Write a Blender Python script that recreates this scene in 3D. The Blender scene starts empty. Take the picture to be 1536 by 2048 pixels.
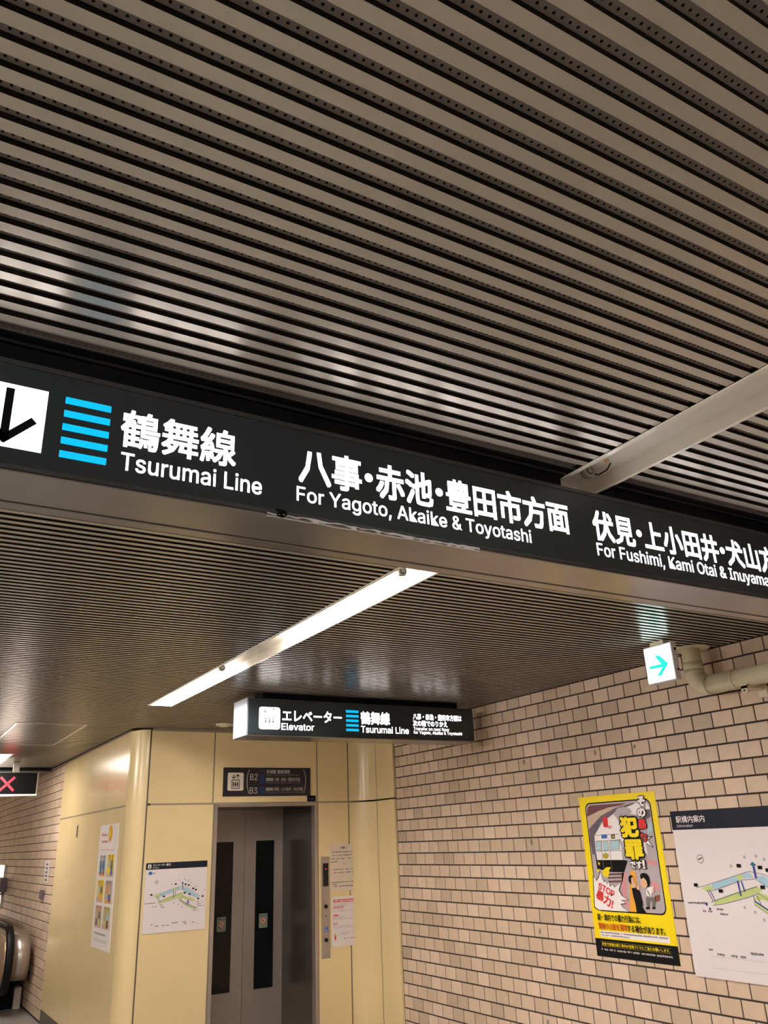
import bpy, bmesh, math, random
import numpy as np
from mathutils import Vector, Matrix

random.seed(7)
sc = bpy.context.scene
COL = sc.collection
PI = math.pi

# ------------------------------------------------------------------ camera
FPX, YAW, PITCH, ROLL = 1630.747, 0.547105, 0.381996, -0.0407365
CZ = 1.75                      # camera height
HC = 2.79                      # ceiling height
XR = 4.39                      # right tiled wall
YE = 7.769                     # elevator wall
XP = 1.976                     # side wall of the elevator block
_cy, _sy, _cp, _sp = math.cos(YAW), math.sin(YAW), math.cos(PITCH), math.sin(PITCH)
FWD = Vector((_sy * _cp, _cy * _cp, _sp))
_r = Vector((_cy, -_sy, 0.0)); _u = _r.cross(FWD)
RGT = _r * math.cos(ROLL) + _u * math.sin(ROLL)
UPV = _u * math.cos(ROLL) - _r * math.sin(ROLL)
cam_d = bpy.data.cameras.new('camera'); cam = bpy.data.objects.new('camera', cam_d); COL.objects.link(cam)
cam.matrix_world = Matrix(((RGT.x, UPV.x, -FWD.x, 0), (RGT.y, UPV.y, -FWD.y, 0), (RGT.z, UPV.z, -FWD.z, CZ), (0, 0, 0, 1)))
cam_d.sensor_fit = 'VERTICAL'; cam_d.sensor_height = 36.0; cam_d.lens = 36.0 * FPX / 2048.0
cam_d.clip_start = 0.02; cam_d.clip_end = 100
sc.camera = cam

def at(u, v, ax, val):
    """point of a world plane (axis ax = val) seen at a photograph pixel (1536x2048)"""
    r = RGT * ((u - 768) / FPX) - UPV * ((v - 1024) / FPX) + FWD
    o = Vector((0, 0, CZ))
    return o + r * ((val - o[ax]) / r[ax])

# ------------------------------------------------------------------ world, exposure
w = bpy.data.worlds.new('world'); sc.world = w; w.use_nodes = True
w.node_tree.nodes['Background'].inputs[0].default_value = (0.9, 0.85, 0.8, 1)
w.node_tree.nodes['Background'].inputs[1].default_value = 0.15
sc.view_settings.view_transform = 'Standard'
try: sc.view_settings.look = 'None'
except Exception: pass
sc.view_settings.gamma = 1.0
sc.view_settings.use_curve_mapping = False
sc.view_settings.exposure = 2.05
TUBE = 66.0                    # strength of the fluorescent tubes
SIGN = 1.0                     # strength of the backlit lettering
try:
    sc.cycles.use_denoising = True
    sc.cycles.denoiser = 'OPENIMAGEDENOISE'
    sc.cycles.max_bounces = 7
    sc.cycles.diffuse_bounces = 5
    sc.cycles.glossy_bounces = 4
    sc.cycles.sample_clamp_indirect = 6.0
    sc.cycles.blur_glossy = 0.5
except Exception:
    pass

# ------------------------------------------------------------------ materials
def lin(c):
    return tuple(((x / 255) / 12.92 if x / 255 <= 0.04045 else ((x / 255 + 0.055) / 1.055) ** 2.4) for x in c)

def mat(name, rgb, rough=0.5, metal=0.0, spec=0.5, emit=0.0, noise=0.0, nscale=8.0, bump=0.0, stretch=None, linear=False, ecol=None):
    m = bpy.data.materials.new(name); m.use_nodes = True
    nt = m.node_tree; b = nt.nodes['Principled BSDF']
    c = rgb if linear else lin(rgb)
    b.inputs['Base Color'].default_value = (*c, 1)
    b.inputs['Roughness'].default_value = rough
    b.inputs['Metallic'].default_value = metal
    b.inputs['Specular IOR Level'].default_value = spec
    if emit > 0:
        b.inputs['Emission Color'].default_value = (*(lin(ecol) if ecol else c), 1)
        b.inputs['Emission Strength'].default_value = emit
    if noise > 0 or bump > 0:
        tc = nt.nodes.new('ShaderNodeTexCoord'); mp = nt.nodes.new('ShaderNodeMapping')
        if stretch: mp.inputs['Scale'].default_value = stretch
        n = nt.nodes.new('ShaderNodeTexNoise'); n.inputs['Scale'].default_value = nscale; n.inputs['Detail'].default_value = 4
        nt.links.new(tc.outputs['Object'], mp.inputs[0]); nt.links.new(mp.outputs[0], n.inputs['Vector'])
        if noise > 0:
            r = nt.nodes.new('ShaderNodeValToRGB')
            r.color_ramp.elements[0].position = 0.3; r.color_ramp.elements[1].position = 0.7
            r.color_ramp.elements[0].color = (*[x * (1 - noise) for x in c], 1)
            r.color_ramp.elements[1].color = (*[min(1, x * (1 + noise)) for x in c], 1)
            nt.links.new(n.outputs['Fac'], r.inputs[0]); nt.links.new(r.outputs[0], b.inputs['Base Color'])
        if bump > 0:
            bp = nt.nodes.new('ShaderNodeBump'); bp.inputs['Strength'].default_value = bump; bp.inputs['Distance'].default_value = 0.01
            nt.links.new(n.outputs['Fac'], bp.inputs['Height']); nt.links.new(bp.outputs[0], b.inputs['Normal'])
    return m

def perforated_mat():
    m = mat('perforated_board', (0.23, 0.205, 0.19), 0.8, linear=True, spec=0.2)
    nt = m.node_tree; b = nt.nodes['Principled BSDF']; L = nt.links
    tc = nt.nodes.new('ShaderNodeTexCoord')
    s = nt.nodes.new('ShaderNodeVectorMath'); s.operation = 'MULTIPLY_ADD'; s.inputs[1].default_value = (1 / 0.0150, 1 / 0.0159, 1); s.inputs[2].default_value = (0, 0.5 - 0.5885 / 0.0159, 0)
    f = nt.nodes.new('ShaderNodeVectorMath'); f.operation = 'FRACTION'
    d = nt.nodes.new('ShaderNodeVectorMath'); d.operation = 'SUBTRACT'; d.inputs[1].default_value = (0.5, 0.5, 0)
    mu = nt.nodes.new('ShaderNodeVectorMath'); mu.operation = 'MULTIPLY'; mu.inputs[1].default_value = (1, 1, 0)
    le = nt.nodes.new('ShaderNodeVectorMath'); le.operation = 'LENGTH'
    lt = nt.nodes.new('ShaderNodeMath'); lt.operation = 'LESS_THAN'; lt.inputs[1].default_value = 0.17
    mx = nt.nodes.new('ShaderNodeMixRGB'); mx.inputs[1].default_value = (0.23, 0.205, 0.19, 1); mx.inputs[2].default_value = (0.004, 0.004, 0.004, 1)
    L.new(tc.outputs['Object'], s.inputs[0]); L.new(s.outputs[0], f.inputs[0]); L.new(f.outputs[0], d.inputs[0])
    L.new(d.outputs[0], mu.inputs[0]); L.new(mu.outputs[0], le.inputs[0]); L.new(le.outputs['Value'], lt.inputs[0])
    L.new(lt.outputs[0], mx.inputs[0]); L.new(mx.outputs[0], b.inputs['Base Color'])
    return m

M = {}
M['slat'] = mat('beige_slat_paint', (0.52, 0.475, 0.41), 0.27, metal=0.3, linear=True, spec=0.5, noise=0.05, nscale=3)
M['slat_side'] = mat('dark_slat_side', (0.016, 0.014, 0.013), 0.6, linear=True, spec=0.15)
M['board'] = perforated_mat()
M['black'] = mat('matt_black', (0.004, 0.004, 0.005), 0.7, linear=True, spec=0.1)
M['black_gloss'] = mat('gloss_black', (0.006, 0.006, 0.008), 0.12, linear=True)
M['panel'] = mat('cream_panel', (0.84, 0.67, 0.37), 0.23, linear=True, spec=0.5, noise=0.03, nscale=1.5)
M['joint'] = mat('panel_joint', (0.36, 0.29, 0.225), 0.8, linear=True)
M['grout'] = mat('tile_grout', (0.045, 0.030, 0.025), 0.9, linear=True)
TILE_TONES = [(0.72, 0.545, 0.415), (0.64, 0.485, 0.36), (0.58, 0.44, 0.325), (0.78, 0.60, 0.47), (0.53, 0.405, 0.305), (0.68, 0.515, 0.385)]
TM = [mat('glazed_tile_%d' % i, c, 0.32, linear=True, spec=0.4, noise=0.04, nscale=14) for i, c in enumerate(TILE_TONES)]
M['floor'] = mat('dark_granite', (0.27, 0.255, 0.235), 0.4, linear=True, noise=0.25, nscale=60)
M['sign_face'] = mat('sign_acrylic', (0.024, 0.033, 0.039), 0.25, linear=True, spec=0.5)
M['sign_metal'] = mat('sign_metal', (0.34, 0.32, 0.31), 0.22, metal=0.85, linear=True, noise=0.10, nscale=5)
M['sign_dark'] = mat('sign_dark_metal', (0.035, 0.038, 0.042), 0.35, linear=True)
M['glow_white'] = mat('backlit_white', (255, 250, 250), 0.4, emit=SIGN)
M['glow_blue'] = mat('backlit_blue', (0, 120, 170), 0.4, emit=0.24, ecol=(0, 190, 250))
M['glow_exit'] = mat('backlit_exit_white', (250, 255, 255), 0.4, emit=0.75, ecol=(225, 255, 250))
M['glow_cyan'] = mat('backlit_cyan', (0, 190, 180), 0.4, emit=0.26, ecol=(0, 215, 205))
M['glow_red'] = mat('red_led', (255, 40, 50), 0.4, emit=0.4, ecol=(255, 45, 60))
M['tube'] = mat('fluorescent_tube', (255, 250, 245), 0.3, emit=TUBE, ecol=(255, 246, 236))
M['tray'] = mat('white_tray', (0.90, 0.86, 0.78), 0.22, linear=True, spec=0.6)
M['holder'] = mat('lamp_holder_grey', (0.32, 0.30, 0.28), 0.5, linear=True)
M['steel'] = mat('brushed_steel', (0.52, 0.47, 0.43), 0.3, metal=0.8, linear=True, noise=0.06, nscale=10, stretch=(30, 30, 1))
M['steel_dark'] = mat('dark_steel', (0.105, 0.092, 0.085), 0.25, metal=0.5, linear=True)
M['door'] = mat('door_steel', (0.36, 0.31, 0.275), 0.38, metal=0.45, linear=True, noise=0.06, nscale=3)
M['glass'] = mat('dark_door_glass', (0.004, 0.006, 0.007), 0.06, linear=True, spec=0.25)
M['pipe'] = mat('cream_pipe', (0.80, 0.72, 0.53), 0.4, linear=True, noise=0.06)
M['white'] = mat('white_print', (235, 225, 228), 0.35)
M['paper'] = mat('notice_paper', (226, 208, 190), 0.6)
M['poster_white'] = mat('poster_white', (252, 244, 246), 0.24)
M['board_edge'] = mat('board_edge', (205, 195, 195), 0.5)
M['ink'] = mat('ink_black', (16, 15, 18), 0.6, spec=0.15)
M['ink_grey'] = mat('ink_grey', (120, 112, 118), 0.5)
M['ink_light'] = mat('ink_light_grey', (185, 175, 182), 0.5)
M['navy'] = mat('ink_navy', (24, 27, 42), 0.5, spec=0.2)
M['yellow'] = mat('ink_yellow', (255, 226, 18), 0.35)
M['red'] = mat('ink_red', (220, 40, 45), 0.4)
M['maroon'] = mat('ink_maroon', (110, 62, 66), 0.4)
M['tan'] = mat('ink_tan', (205, 178, 160), 0.4)
M['violet'] = mat('ink_violet_grey', (105, 92, 105), 0.4)
M['grey_art'] = mat('ink_road_grey', (188, 176, 182), 0.4)
M['sky'] = mat('ink_pale_blue', (180, 210, 218), 0.4)
M['blue'] = mat('ink_blue', (60, 105, 190), 0.4)
M['blue_dim'] = mat('ink_dim_blue', (30, 50, 96), 0.4)
M['orange'] = mat('ink_orange', (245, 170, 60), 0.4)
M['pink'] = mat('ink_pink', (222, 150, 155), 0.4)
M['skin'] = mat('ink_skin', (232, 186, 150), 0.4)
M['brown'] = mat('ink_brown', (140, 75, 50), 0.4)
M['gold'] = mat('ink_gold', (185, 165, 60), 0.4)
M['trouser'] = mat('ink_trouser', (120, 112, 112), 0.4)
M['map_green'] = mat('map_green', (196, 212, 130), 0.4)
M['map_blue'] = mat('map_blue', (168, 205, 222), 0.4)
M['map_line'] = mat('map_line', (120, 118, 140), 0.4)
M['map_navy'] = mat('map_navy', (52, 62, 150), 0.4)
M['map_teal'] = mat('map_teal', (20, 105, 130), 0.4)
M['grey_text'] = mat('sign_grey_text', (190, 182, 175), 0.4)
M['picto'] = mat('sign_picto_white', (225, 215, 200), 0.4)
M['rubber'] = mat('handrail_rubber', (0.005, 0.005, 0.006), 0.45, linear=True, spec=0.2)
M['warm_reflection'] = mat('balustrade_panel', (0.62, 0.42, 0.27), 0.25, metal=0.3, linear=True)  # satin steel with its orange-brown reflection painted into the base colour
M['stain'] = mat('old_glue_stain', (0.27, 0.21, 0.16), 0.8, linear=True)
M['tape'] = mat('peeling_tape', (0.55, 0.57, 0.60), 0.12, linear=True, spec=1.0)
M['base'] = mat('dark_skirting', (0.12, 0.10, 0.09), 0.5, linear=True)
M['light_panel'] = mat('lit_diffuser', (255, 250, 240), 0.4, emit=9.0, ecol=(255, 244, 230))
M['light_box'] = mat('lit_advert', (255, 248, 238), 0.4, emit=3.5, ecol=(255, 240, 224))
M['side_panel'] = mat('sign_side_panel', (0.20, 0.225, 0.29), 0.5, linear=True)
M['plaster'] = mat('plain_wall', (0.45, 0.38, 0.30), 0.7, linear=True)

# ------------------------------------------------------------------ mesh building
class MB:
    def __init__(s): s.v = []; s.f = []; s.m = []; s.mats = []; s.smooth = []
    def mi(s, m):
        if m not in s.mats: s.mats.append(m)
        return s.mats.index(m)
    def add(s, vs, fs, m, smooth=False):
        k = len(s.v); s.v += [tuple(p) for p in vs]; i = s.mi(m)
        for f in fs:
            s.f.append([k + j for j in f]); s.m.append(i); s.smooth.append(smooth)
        return s
    def box(s, x0, x1, y0, y1, z0, z1, m, side=None, bev=0.0):
        if bev > 0:
            bm = bmesh.new(); bmesh.ops.create_cube(bm, size=1)
            for v in bm.verts: v.co = Vector(((x0 + x1) / 2 + v.co.x * (x1 - x0), (y0 + y1) / 2 + v.co.y * (y1 - y0), (z0 + z1) / 2 + v.co.z * (z1 - z0)))
            bmesh.ops.bevel(bm, geom=list(bm.edges), offset=bev, segments=2, profile=0.5, affect='EDGES')
            bm.verts.index_update()
            s.add([v.co for v in bm.verts], [[v.index for v in f.verts] for f in bm.faces], m); bm.free(); return s
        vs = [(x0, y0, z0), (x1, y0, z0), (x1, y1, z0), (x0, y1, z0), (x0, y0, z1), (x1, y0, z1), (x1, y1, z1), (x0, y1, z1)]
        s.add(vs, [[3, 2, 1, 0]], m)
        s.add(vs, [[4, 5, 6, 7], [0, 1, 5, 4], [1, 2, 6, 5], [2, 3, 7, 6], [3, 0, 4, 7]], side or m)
        return s
    def cyl(s, p, q, r, m, n=20, r2=None, caps=True, smooth=True):
        p = Vector(p); q = Vector(q); d = (q - p).normalized(); a = d.orthogonal().normalized(); b = d.cross(a); r2 = r if r2 is None else r2
        vs = [p + (a * math.cos(2 * PI * i / n) + b * math.sin(2 * PI * i / n)) * r for i in range(n)] + \
             [q + (a * math.cos(2 * PI * i / n) + b * math.sin(2 * PI * i / n)) * r2 for i in range(n)]
        s.add(vs, [[i, (i + 1) % n, n + (i + 1) % n, n + i] for i in range(n)], m, smooth)
        if caps: s.add(vs, [list(range(n))[::-1], list(range(n, 2 * n))], m)
        return s
    def tube(s, pts, r, m, n=16, caps=True):
        pts = [Vector(p) for p in pts]; rings = []; a = None
        for i, p in enumerate(pts):
            t = (pts[min(i + 1, len(pts) - 1)] - pts[max(i - 1, 0)]).normalized()
            a = t.orthogonal().normalized() if a is None else (a - t * a.dot(t)).normalized()
            b = t.cross(a); rings.append([p + (a * math.cos(2 * PI * k / n) + b * math.sin(2 * PI * k / n)) * r for k in range(n)])
        vs = [v for g in rings for v in g]; fs = []
        for i in range(len(pts) - 1):
            for k in range(n): fs.append([i * n + k, i * n + (k + 1) % n, (i + 1) * n + (k + 1) % n, (i + 1) * n + k])
        s.add(vs, fs, m, True)
        if caps: s.add(vs, [list(range(n))[::-1], list(range(len(vs) - n, len(vs)))], m)
        return s
    def extrude(s, prof, axis, a0, a1, m, smooth=False):
        """closed outline prof [(p,q)] swept along an axis from a0 to a1"""
        def P(p, q, t): return {0: (t, p, q), 1: (p, t, q), 2: (p, q, t)}[axis]
        n = len(prof); vs = [P(p, q, a0) for p, q in prof] + [P(p, q, a1) for p, q in prof]
        s.add(vs, [[i, (i + 1) % n, n + (i + 1) % n, n + i] for i in range(n)], m, smooth)
        s.add(vs, [list(range(n))[::-1], list(range(n, 2 * n))], m)
        return s
    def build(s, name, parent=None, loc=None, fix=True):
        me = bpy.data.meshes.new(name); me.from_pydata(s.v, [], s.f); me.update()
        for m in s.mats: me.materials.append(m)
        me.polygons.foreach_set('material_index', s.m); me.polygons.foreach_set('use_smooth', s.smooth)
        if fix:
            bm = bmesh.new(); bm.from_mesh(me); bmesh.ops.remove_doubles(bm, verts=bm.verts, dist=1e-6)
            bmesh.ops.recalc_face_normals(bm, faces=bm.faces); bm.to_mesh(me); bm.free()
        o = bpy.data.objects.new(name, me); COL.objects.link(o)
        if loc is not None:
            me.transform(Matrix.Translation(-Vector(loc))); o.location = loc
        if parent is not None:
            o.parent = parent; o.location = Vector(o.location) - world(parent)
        return o

def world(o):
    p = Vector((0, 0, 0))
    while o is not None: p += Vector(o.location); o = o.parent
    return p
def tag(o, label=None, cat=None, group=None, kind=None):
    if label: o['label'] = label
    if cat: o['category'] = cat
    if group: o['group'] = group
    if kind: o['kind'] = kind
    return o
def empty(name, loc, label, cat, group=None):
    o = bpy.data.objects.new(name, None); COL.objects.link(o); o.location = loc; o.empty_display_size = 0.05
    return tag(o, label, cat, group)
def struct(o, label=None, cat=None):
    return tag(o, label, cat, kind='structure')
def box(name, parent, x0, x1, y0, y1, z0, z1, m, side=None, bev=0.0):
    return MB().box(x0, x1, y0, y1, z0, z1, m, side, bev).build(name, parent)

# ------------------------------------------------------------------ flat print: text and drawings on a real surface
_tcache = {}
FONT = None
try:
    import os
    FONT = bpy.data.fonts.load(os.path.join(bpy.utils.resource_path('LOCAL'), 'datafiles', 'fonts', 'Inter.woff2'))
except Exception:
    FONT = None
def text_shape(s):
    if s not in _tcache:
        c = bpy.data.curves.new('t', 'FONT'); c.body = s; c.resolution_u = 2; c.size = 1
        if FONT and all(ord(ch) < 128 for ch in s): c.font = FONT     # the built-in font supplies the kanji
        o = bpy.data.objects.new('t', c); COL.objects.link(o)
        dg = bpy.context.evaluated_depsgraph_get(); dg.update()
        me = bpy.data.meshes.new_from_object(o.evaluated_get(dg))
        vs = [(v.co.x, v.co.y) for v in me.vertices]; fs = [list(p.vertices) for p in me.polygons]
        bpy.data.objects.remove(o); bpy.data.curves.remove(c); bpy.data.meshes.remove(me)
        xs = [p[0] for p in vs]; ys = [p[1] for p in vs]
        _tcache[s] = (vs, fs, min(xs), max(xs), min(ys), max(ys))
    return _tcache[s]

class Print:
    """coordinates on the surface: (p, q) = (along u, height z); u is +X (facing -Y) or -Y (facing -X)"""
    def __init__(s, face, plane): s.face = face; s.plane = plane; s.mb = MB(); s.eps = 0.0006
    def W(s, p, q, l):
        d = s.plane - s.eps * l
        return (p, d, q) if s.face == 'y' else (d, -p, q)
    def px(s, u, v):
        if s.face == 'y': a = at(u, v, 1, s.plane); return (a.x, a.z)
        a = at(u, v, 0, s.plane); return (-a.y, a.z)
    def poly(s, pts, m, l=1):
        s.mb.add([s.W(p, q, l) for p, q in pts], [list(range(len(pts)))], m)
    def ppoly(s, pts, m, l=1, c=None): s.poly([s.px(*(c(*p) if c else p)) for p in pts], m, l)
    def rect(s, p0, p1, q0, q1, m, l=1): s.poly([(p0, q0), (p1, q0), (p1, q1), (p0, q1)], m, l)
    def rrect(s, p0, p1, q0, q1, r, m, l=1):
        pts = []
        for cx, cy, a0 in ((p1 - r, q1 - r, 0), (p0 + r, q1 - r, 90), (p0 + r, q0 + r, 180), (p1 - r, q0 + r, 270)):
            for k in range(5):
                a = math.radians(a0 + k * 22.5); pts.append((cx + r * math.cos(a), cy + r * math.sin(a)))
        s.poly(pts, m, l)
    def disc(s, p, q, r, m, l=1, n=20, r2=None):
        s.poly([(p + r * math.cos(2 * PI * k / n), q + (r2 or r) * math.sin(2 * PI * k / n)) for k in range(n)], m, l)
    def line(s, pts, wd, m, l=1):
        for (a, b), (c, d) in zip(pts[:-1], pts[1:]):
            dx, dy = c - a, d - b; L = math.hypot(dx, dy) or 1e-9; nx, ny = -dy / L * wd / 2, dx / L * wd / 2
            s.poly([(a + nx, b + ny), (a - nx, b - ny), (c - nx, d - ny), (c + nx, d + ny)], m, l)
    def pline(s, pts, wd, m, l=1, c=None): s.line([s.px(*(c(*p) if c else p)) for p in pts], wd, m, l)
    def text(s, t, p0, p1, q0, q1, m, l=1, bold=0.0, rot=0.0):
        """bold: stroke growth as a share of the em; made of shifted copies"""
        vs, fs, x0, x1, y0, y1 = text_shape(t)
        kx = (p1 - p0) / (x1 - x0); kz = (q1 - q0) / (y1 - y0)
        cx, cy = (p0 + p1) / 2, (q0 + q1) / 2; ca, sa = math.cos(rot), math.sin(rot)
        if bold <= 0: sh = [(0, 0)]
        elif bold < 0.05: sh = [(bold * a, bold * b) for a, b in ((1, 1), (-1, 1), (1, -1), (-1, -1))]
        else: sh = [(0, 0)] + [(bold * f * math.cos(a * PI / 4), bold * f * math.sin(a * PI / 4)) for a in range(8) for f in ((0.5, 1) if bold > 0.08 else (1,))]
        for ki, (dx, dy) in enumerate(sh):
            out = []
            for x, y in vs:
                a = (x - x0 + dx) * kx - (p1 - p0) / 2; b = (y - y0 + dy) * kz - (q1 - q0) / 2
                out.append(s.W(cx + a * ca - b * sa, cy + a * sa + b * ca, l + ki * 0.05))
            s.mb.add(out, fs, m)
    def marks(s, p0, p1, q, h, m, l=1, seed=0, dens=0.75):
        """a line of print too small to read: short marks"""
        rr = random.Random(seed); x = p0
        while x < p1 - h * 0.4:
            wd = h * rr.uniform(0.5, 1.3)
            if rr.random() < dens: s.rect(x, min(x + wd * 0.8, p1), q + h * rr.uniform(0, .2), q + h * rr.uniform(0.7, 1), m, l)
            x += wd
    def build(s, name, parent):
        o = s.mb.build(name, parent, fix=False) if s.mb.f else None
        if o and name in ('map_drawing', 'footer_lines', 'printed_text', 'caption_box', 'heading_print', 'printed_marks'): o['kind'] = 'stuff'     # print too fine to pick apart
        s.mb = MB(); return o

# ================================================================== SETTING
# floor
fl = MB(); fl.box(-4.2, XR + 0.1, -5.2, 19.2, -0.1, 0.0, M['floor']); struct(fl.build('floor'))
# ceiling: perforated backing + slats
ceil = empty('ceiling', (0, 0, HC), None, None); struct(ceil, 'beige slatted metal ceiling over the passage')
GAPD = 0.0125
b = MB()
b.box(-4.2, 1.708, -5.2, 6.464, HC + GAPD, HC + 0.03, M['board']); b.box(1.906, XR + 0.02, -5.2, 6.464, HC + GAPD, HC + 0.03, M['board'])
b.box(-4.2, XR + 0.02, 6.464, YE + 0.75, HC + GAPD, HC + 0.03, M['board']); b.box(-4.2, XP + 0.2, YE + 0.75, 11.9, HC + GAPD, HC + 0.06, M['board'])
b.build('backing_board', ceil)
TX0, TX1 = 1.712, 1.902          # light tray
SW = 0.0245
def slat_rows():
    rows = []
    k = 0
    y = 0.549
    while y + SW < 1.655: rows.append(y); y += 0.0477
    y = 0.549 - 0.0477
    while y > -5.0: rows.append(y); y -= 0.0477
    y = 2.704 + 0.0243 - SW / 2 - 0.0486 * 15
    while y < 11.8:
        if y > 1.96: rows.append(y)
        y += 0.0486
    return sorted(rows)
pieces = []
for y in slat_rows():
    xr = XR - 0.015 if y + SW < YE - 0.25 else (4.2 if y + SW < YE - 0.02 else XP - 0.03)
    if y < 6.47 and y > -4.55:
        pieces.append((y, -4.1, TX0 - 0.004)); pieces.append((y, TX1 + 0.004, xr))
    elif y > 7.78 and y < 8.0:
        pieces.append((y, -4.1, XP - 0.03))
    else: pieces.append((y, -4.1, xr))
meshes = {}
ind = [p for p in pieces if 0.35 < p[0] < 4.6][:290]; rest = [p for p in pieces if p not in ind]
for (y, x0, x1) in ind:
    key = (round(x0, 3), round(x1, 3))
    if key not in meshes:
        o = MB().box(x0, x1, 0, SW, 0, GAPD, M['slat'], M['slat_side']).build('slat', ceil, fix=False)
        meshes[key] = o; o.location = (0, y, 0)
    else:
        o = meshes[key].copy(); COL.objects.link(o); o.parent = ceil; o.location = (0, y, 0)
b = MB()
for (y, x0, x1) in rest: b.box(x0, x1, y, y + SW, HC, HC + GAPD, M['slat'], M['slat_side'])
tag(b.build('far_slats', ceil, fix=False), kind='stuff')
# dark channel over the big sign
ch = MB()
ch.box(-4.1, TX0 - 0.004, 1.655, 1.955, HC + 0.004, HC + GAPD, M['black']); ch.box(TX1 + 0.004, XR - 0.01, 1.655, 1.955, HC + 0.004, HC + GAPD, M['black'])
ch.box(-4.1, TX0 - 0.004, 1.650, 1.6545, HC - 0.002, HC + GAPD, M['sign_metal']); ch.box(TX1 + 0.004, XR - 0.01, 1.650, 1.6545, HC - 0.002, HC + GAPD, M['sign_metal'])
ch.box(-4.1, TX0 - 0.004, 1.694, 1.698, HC - 0.002, HC + GAPD, M['sign_dark']); ch.box(TX1 + 0.004, XR - 0.01, 1.694, 1.698, HC - 0.002, HC + GAPD, M['sign_dark'])
struct(ch.build('trim_1'), 'dark metal channel let into the ceiling above the long sign')
# bulkhead past the side wall
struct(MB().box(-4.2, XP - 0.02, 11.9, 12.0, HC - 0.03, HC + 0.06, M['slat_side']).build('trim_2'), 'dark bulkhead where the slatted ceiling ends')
struct(MB().box(-4.2, 2.1, 12.0, 19.2, HC - 0.01, HC + 0.06, M['plaster']).build('ceiling_far'), 'low plain ceiling past the dark bulkhead')

# right wall: grout backing + tiles
def in_frame(P, mrg=30):
    d = P - Vector((0, 0, CZ)); z = d.dot(FWD)
    if z <= 0.05: return None
    u = 768 + FPX * d.dot(RGT) / z; v = 1024 - FPX * d.dot(UPV) / z
    return (u, v) if -mrg < u < 1536 + mrg and -mrg < v < 2048 + mrg else None
wr = MB().box(XR + 0.004, XR + 0.12, -5.2, YE + 0.3, 0, HC + 0.06, M['grout']).build('wall_right', loc=(XR, 0, 0)); struct(wr, 'right wall faced with beige half-bond tiles')
TP, RP, TJ = 0.1515, 0.0980, 0.0080
tiles = []
for r in range(-19, 13):
    z0 = 1.723 + r * RP
    za, zb = max(z0 + 0.0052, 0.0), min(z0 + RP - 0.0052, HC - 0.004)
    if zb - za < 0.012: continue
    off = 0 if (r + 8) % 2 != 0 else TP / 2
    k0 = int((-5.1 - 4.241) / TP)
    for k in range(k0, 30):
        ya = 4.241 + off + k * TP + TJ / 2; yb = ya + TP - TJ
        ya = max(ya, -5.1); yb = min(yb, 7.195)
        if yb - ya < 0.012: continue
        c = Vector((XR, (ya + yb) / 2, (za + zb) / 2)); f = in_frame(c)
        tiles.append((0 if f is None else 1 / c.length ** 2 * (yb - ya) * (zb - za) * abs(c.x) / c.length, ya, yb, za, zb))
tiles.sort(key=lambda t: -t[0])
def tile_geo(b, hy, hz, cy, cz, m, x=XR, jut=0.0, sgn=1, t=0.006):
    e = 0.0022; xf, xm, xb = x - 0.0 - jut, x + 0.0016 - jut, x + t
    vs = [(xf, cy - hy + e, cz - hz + e), (xf, cy + hy - e, cz - hz + e), (xf, cy + hy - e, cz + hz - e), (xf, cy - hy + e, cz + hz - e)]
    vs += [(xm, cy - hy, cz - hz), (xm, cy + hy, cz - hz), (xm, cy + hy, cz + hz), (xm, cy - hy, cz + hz)]
    vs += [(xb, cy - hy, cz - hz), (xb, cy + hy, cz - hz), (xb, cy + hy, cz + hz), (xb, cy - hy, cz + hz)]
    fs = [[0, 3, 2, 1]]
    for i in range(4):
        j = (i + 1) % 4; fs += [[i, j, 4 + j, 4 + i], [4 + i, 4 + j, 8 + j, 8 + i]]
    b.add(vs, fs, m)
near = tiles[:298]; rest = tiles[298:]
tmesh = {}
for (_, ya, yb, za, zb) in near:
    ti = random.choices(range(6), (6, 5, 2.5, 3, 0.5, 5))[0]; hy, hz = (yb - ya) / 2, (zb - za) / 2
    key = (ti, round(hy, 4), round(hz, 4))
    if key not in tmesh:
        b = MB(); tile_geo(b, hy, hz, 0, 0, TM[ti], x=0); o = b.build('tile', None); o.parent = wr; tmesh[key] = o
    else:
        o = tmesh[key].copy(); COL.objects.link(o); o.parent = wr
    o.location = (-random.random() * 0.0006, (ya + yb) / 2, (za + zb) / 2)
b = MB()
for (_, ya, yb, za, zb) in rest:
    ti = random.choices(range(6), (6, 5, 2.5, 3, 0.5, 5))[0]
    tile_geo(b, (yb - ya) / 2, (zb - za) / 2, (ya + yb) / 2, (za + zb) / 2, TM[ti], jut=random.random() * 0.0006)
tag(b.build('far_tiles', wr, fix=False), kind='stuff')
# old glue marks on the tiles
for (u, v, r) in ((1048, 1524, 0.023), (1113, 1516, 0.020), (1063, 1684, 0.024), (1080, 1863, 0.020), (1096, 2045, 0.020), (1190, 1505, 0.018), (1269, 1493, 0.016)):
    c = at(u, v, 0, XR - 0.001); n = 12
    rr = random.Random(u)
    b = MB(); b.add([(c.x, c.y + r * 0.7 * rr.uniform(.75, 1.1) * math.cos(2 * PI * k / n), c.z + r * rr.uniform(.8, 1.2) * math.sin(2 * PI * k / n)) for k in range(n)], [list(range(n))], M['stain'])
    b.build('glue_stain', wr, fix=False)

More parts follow.
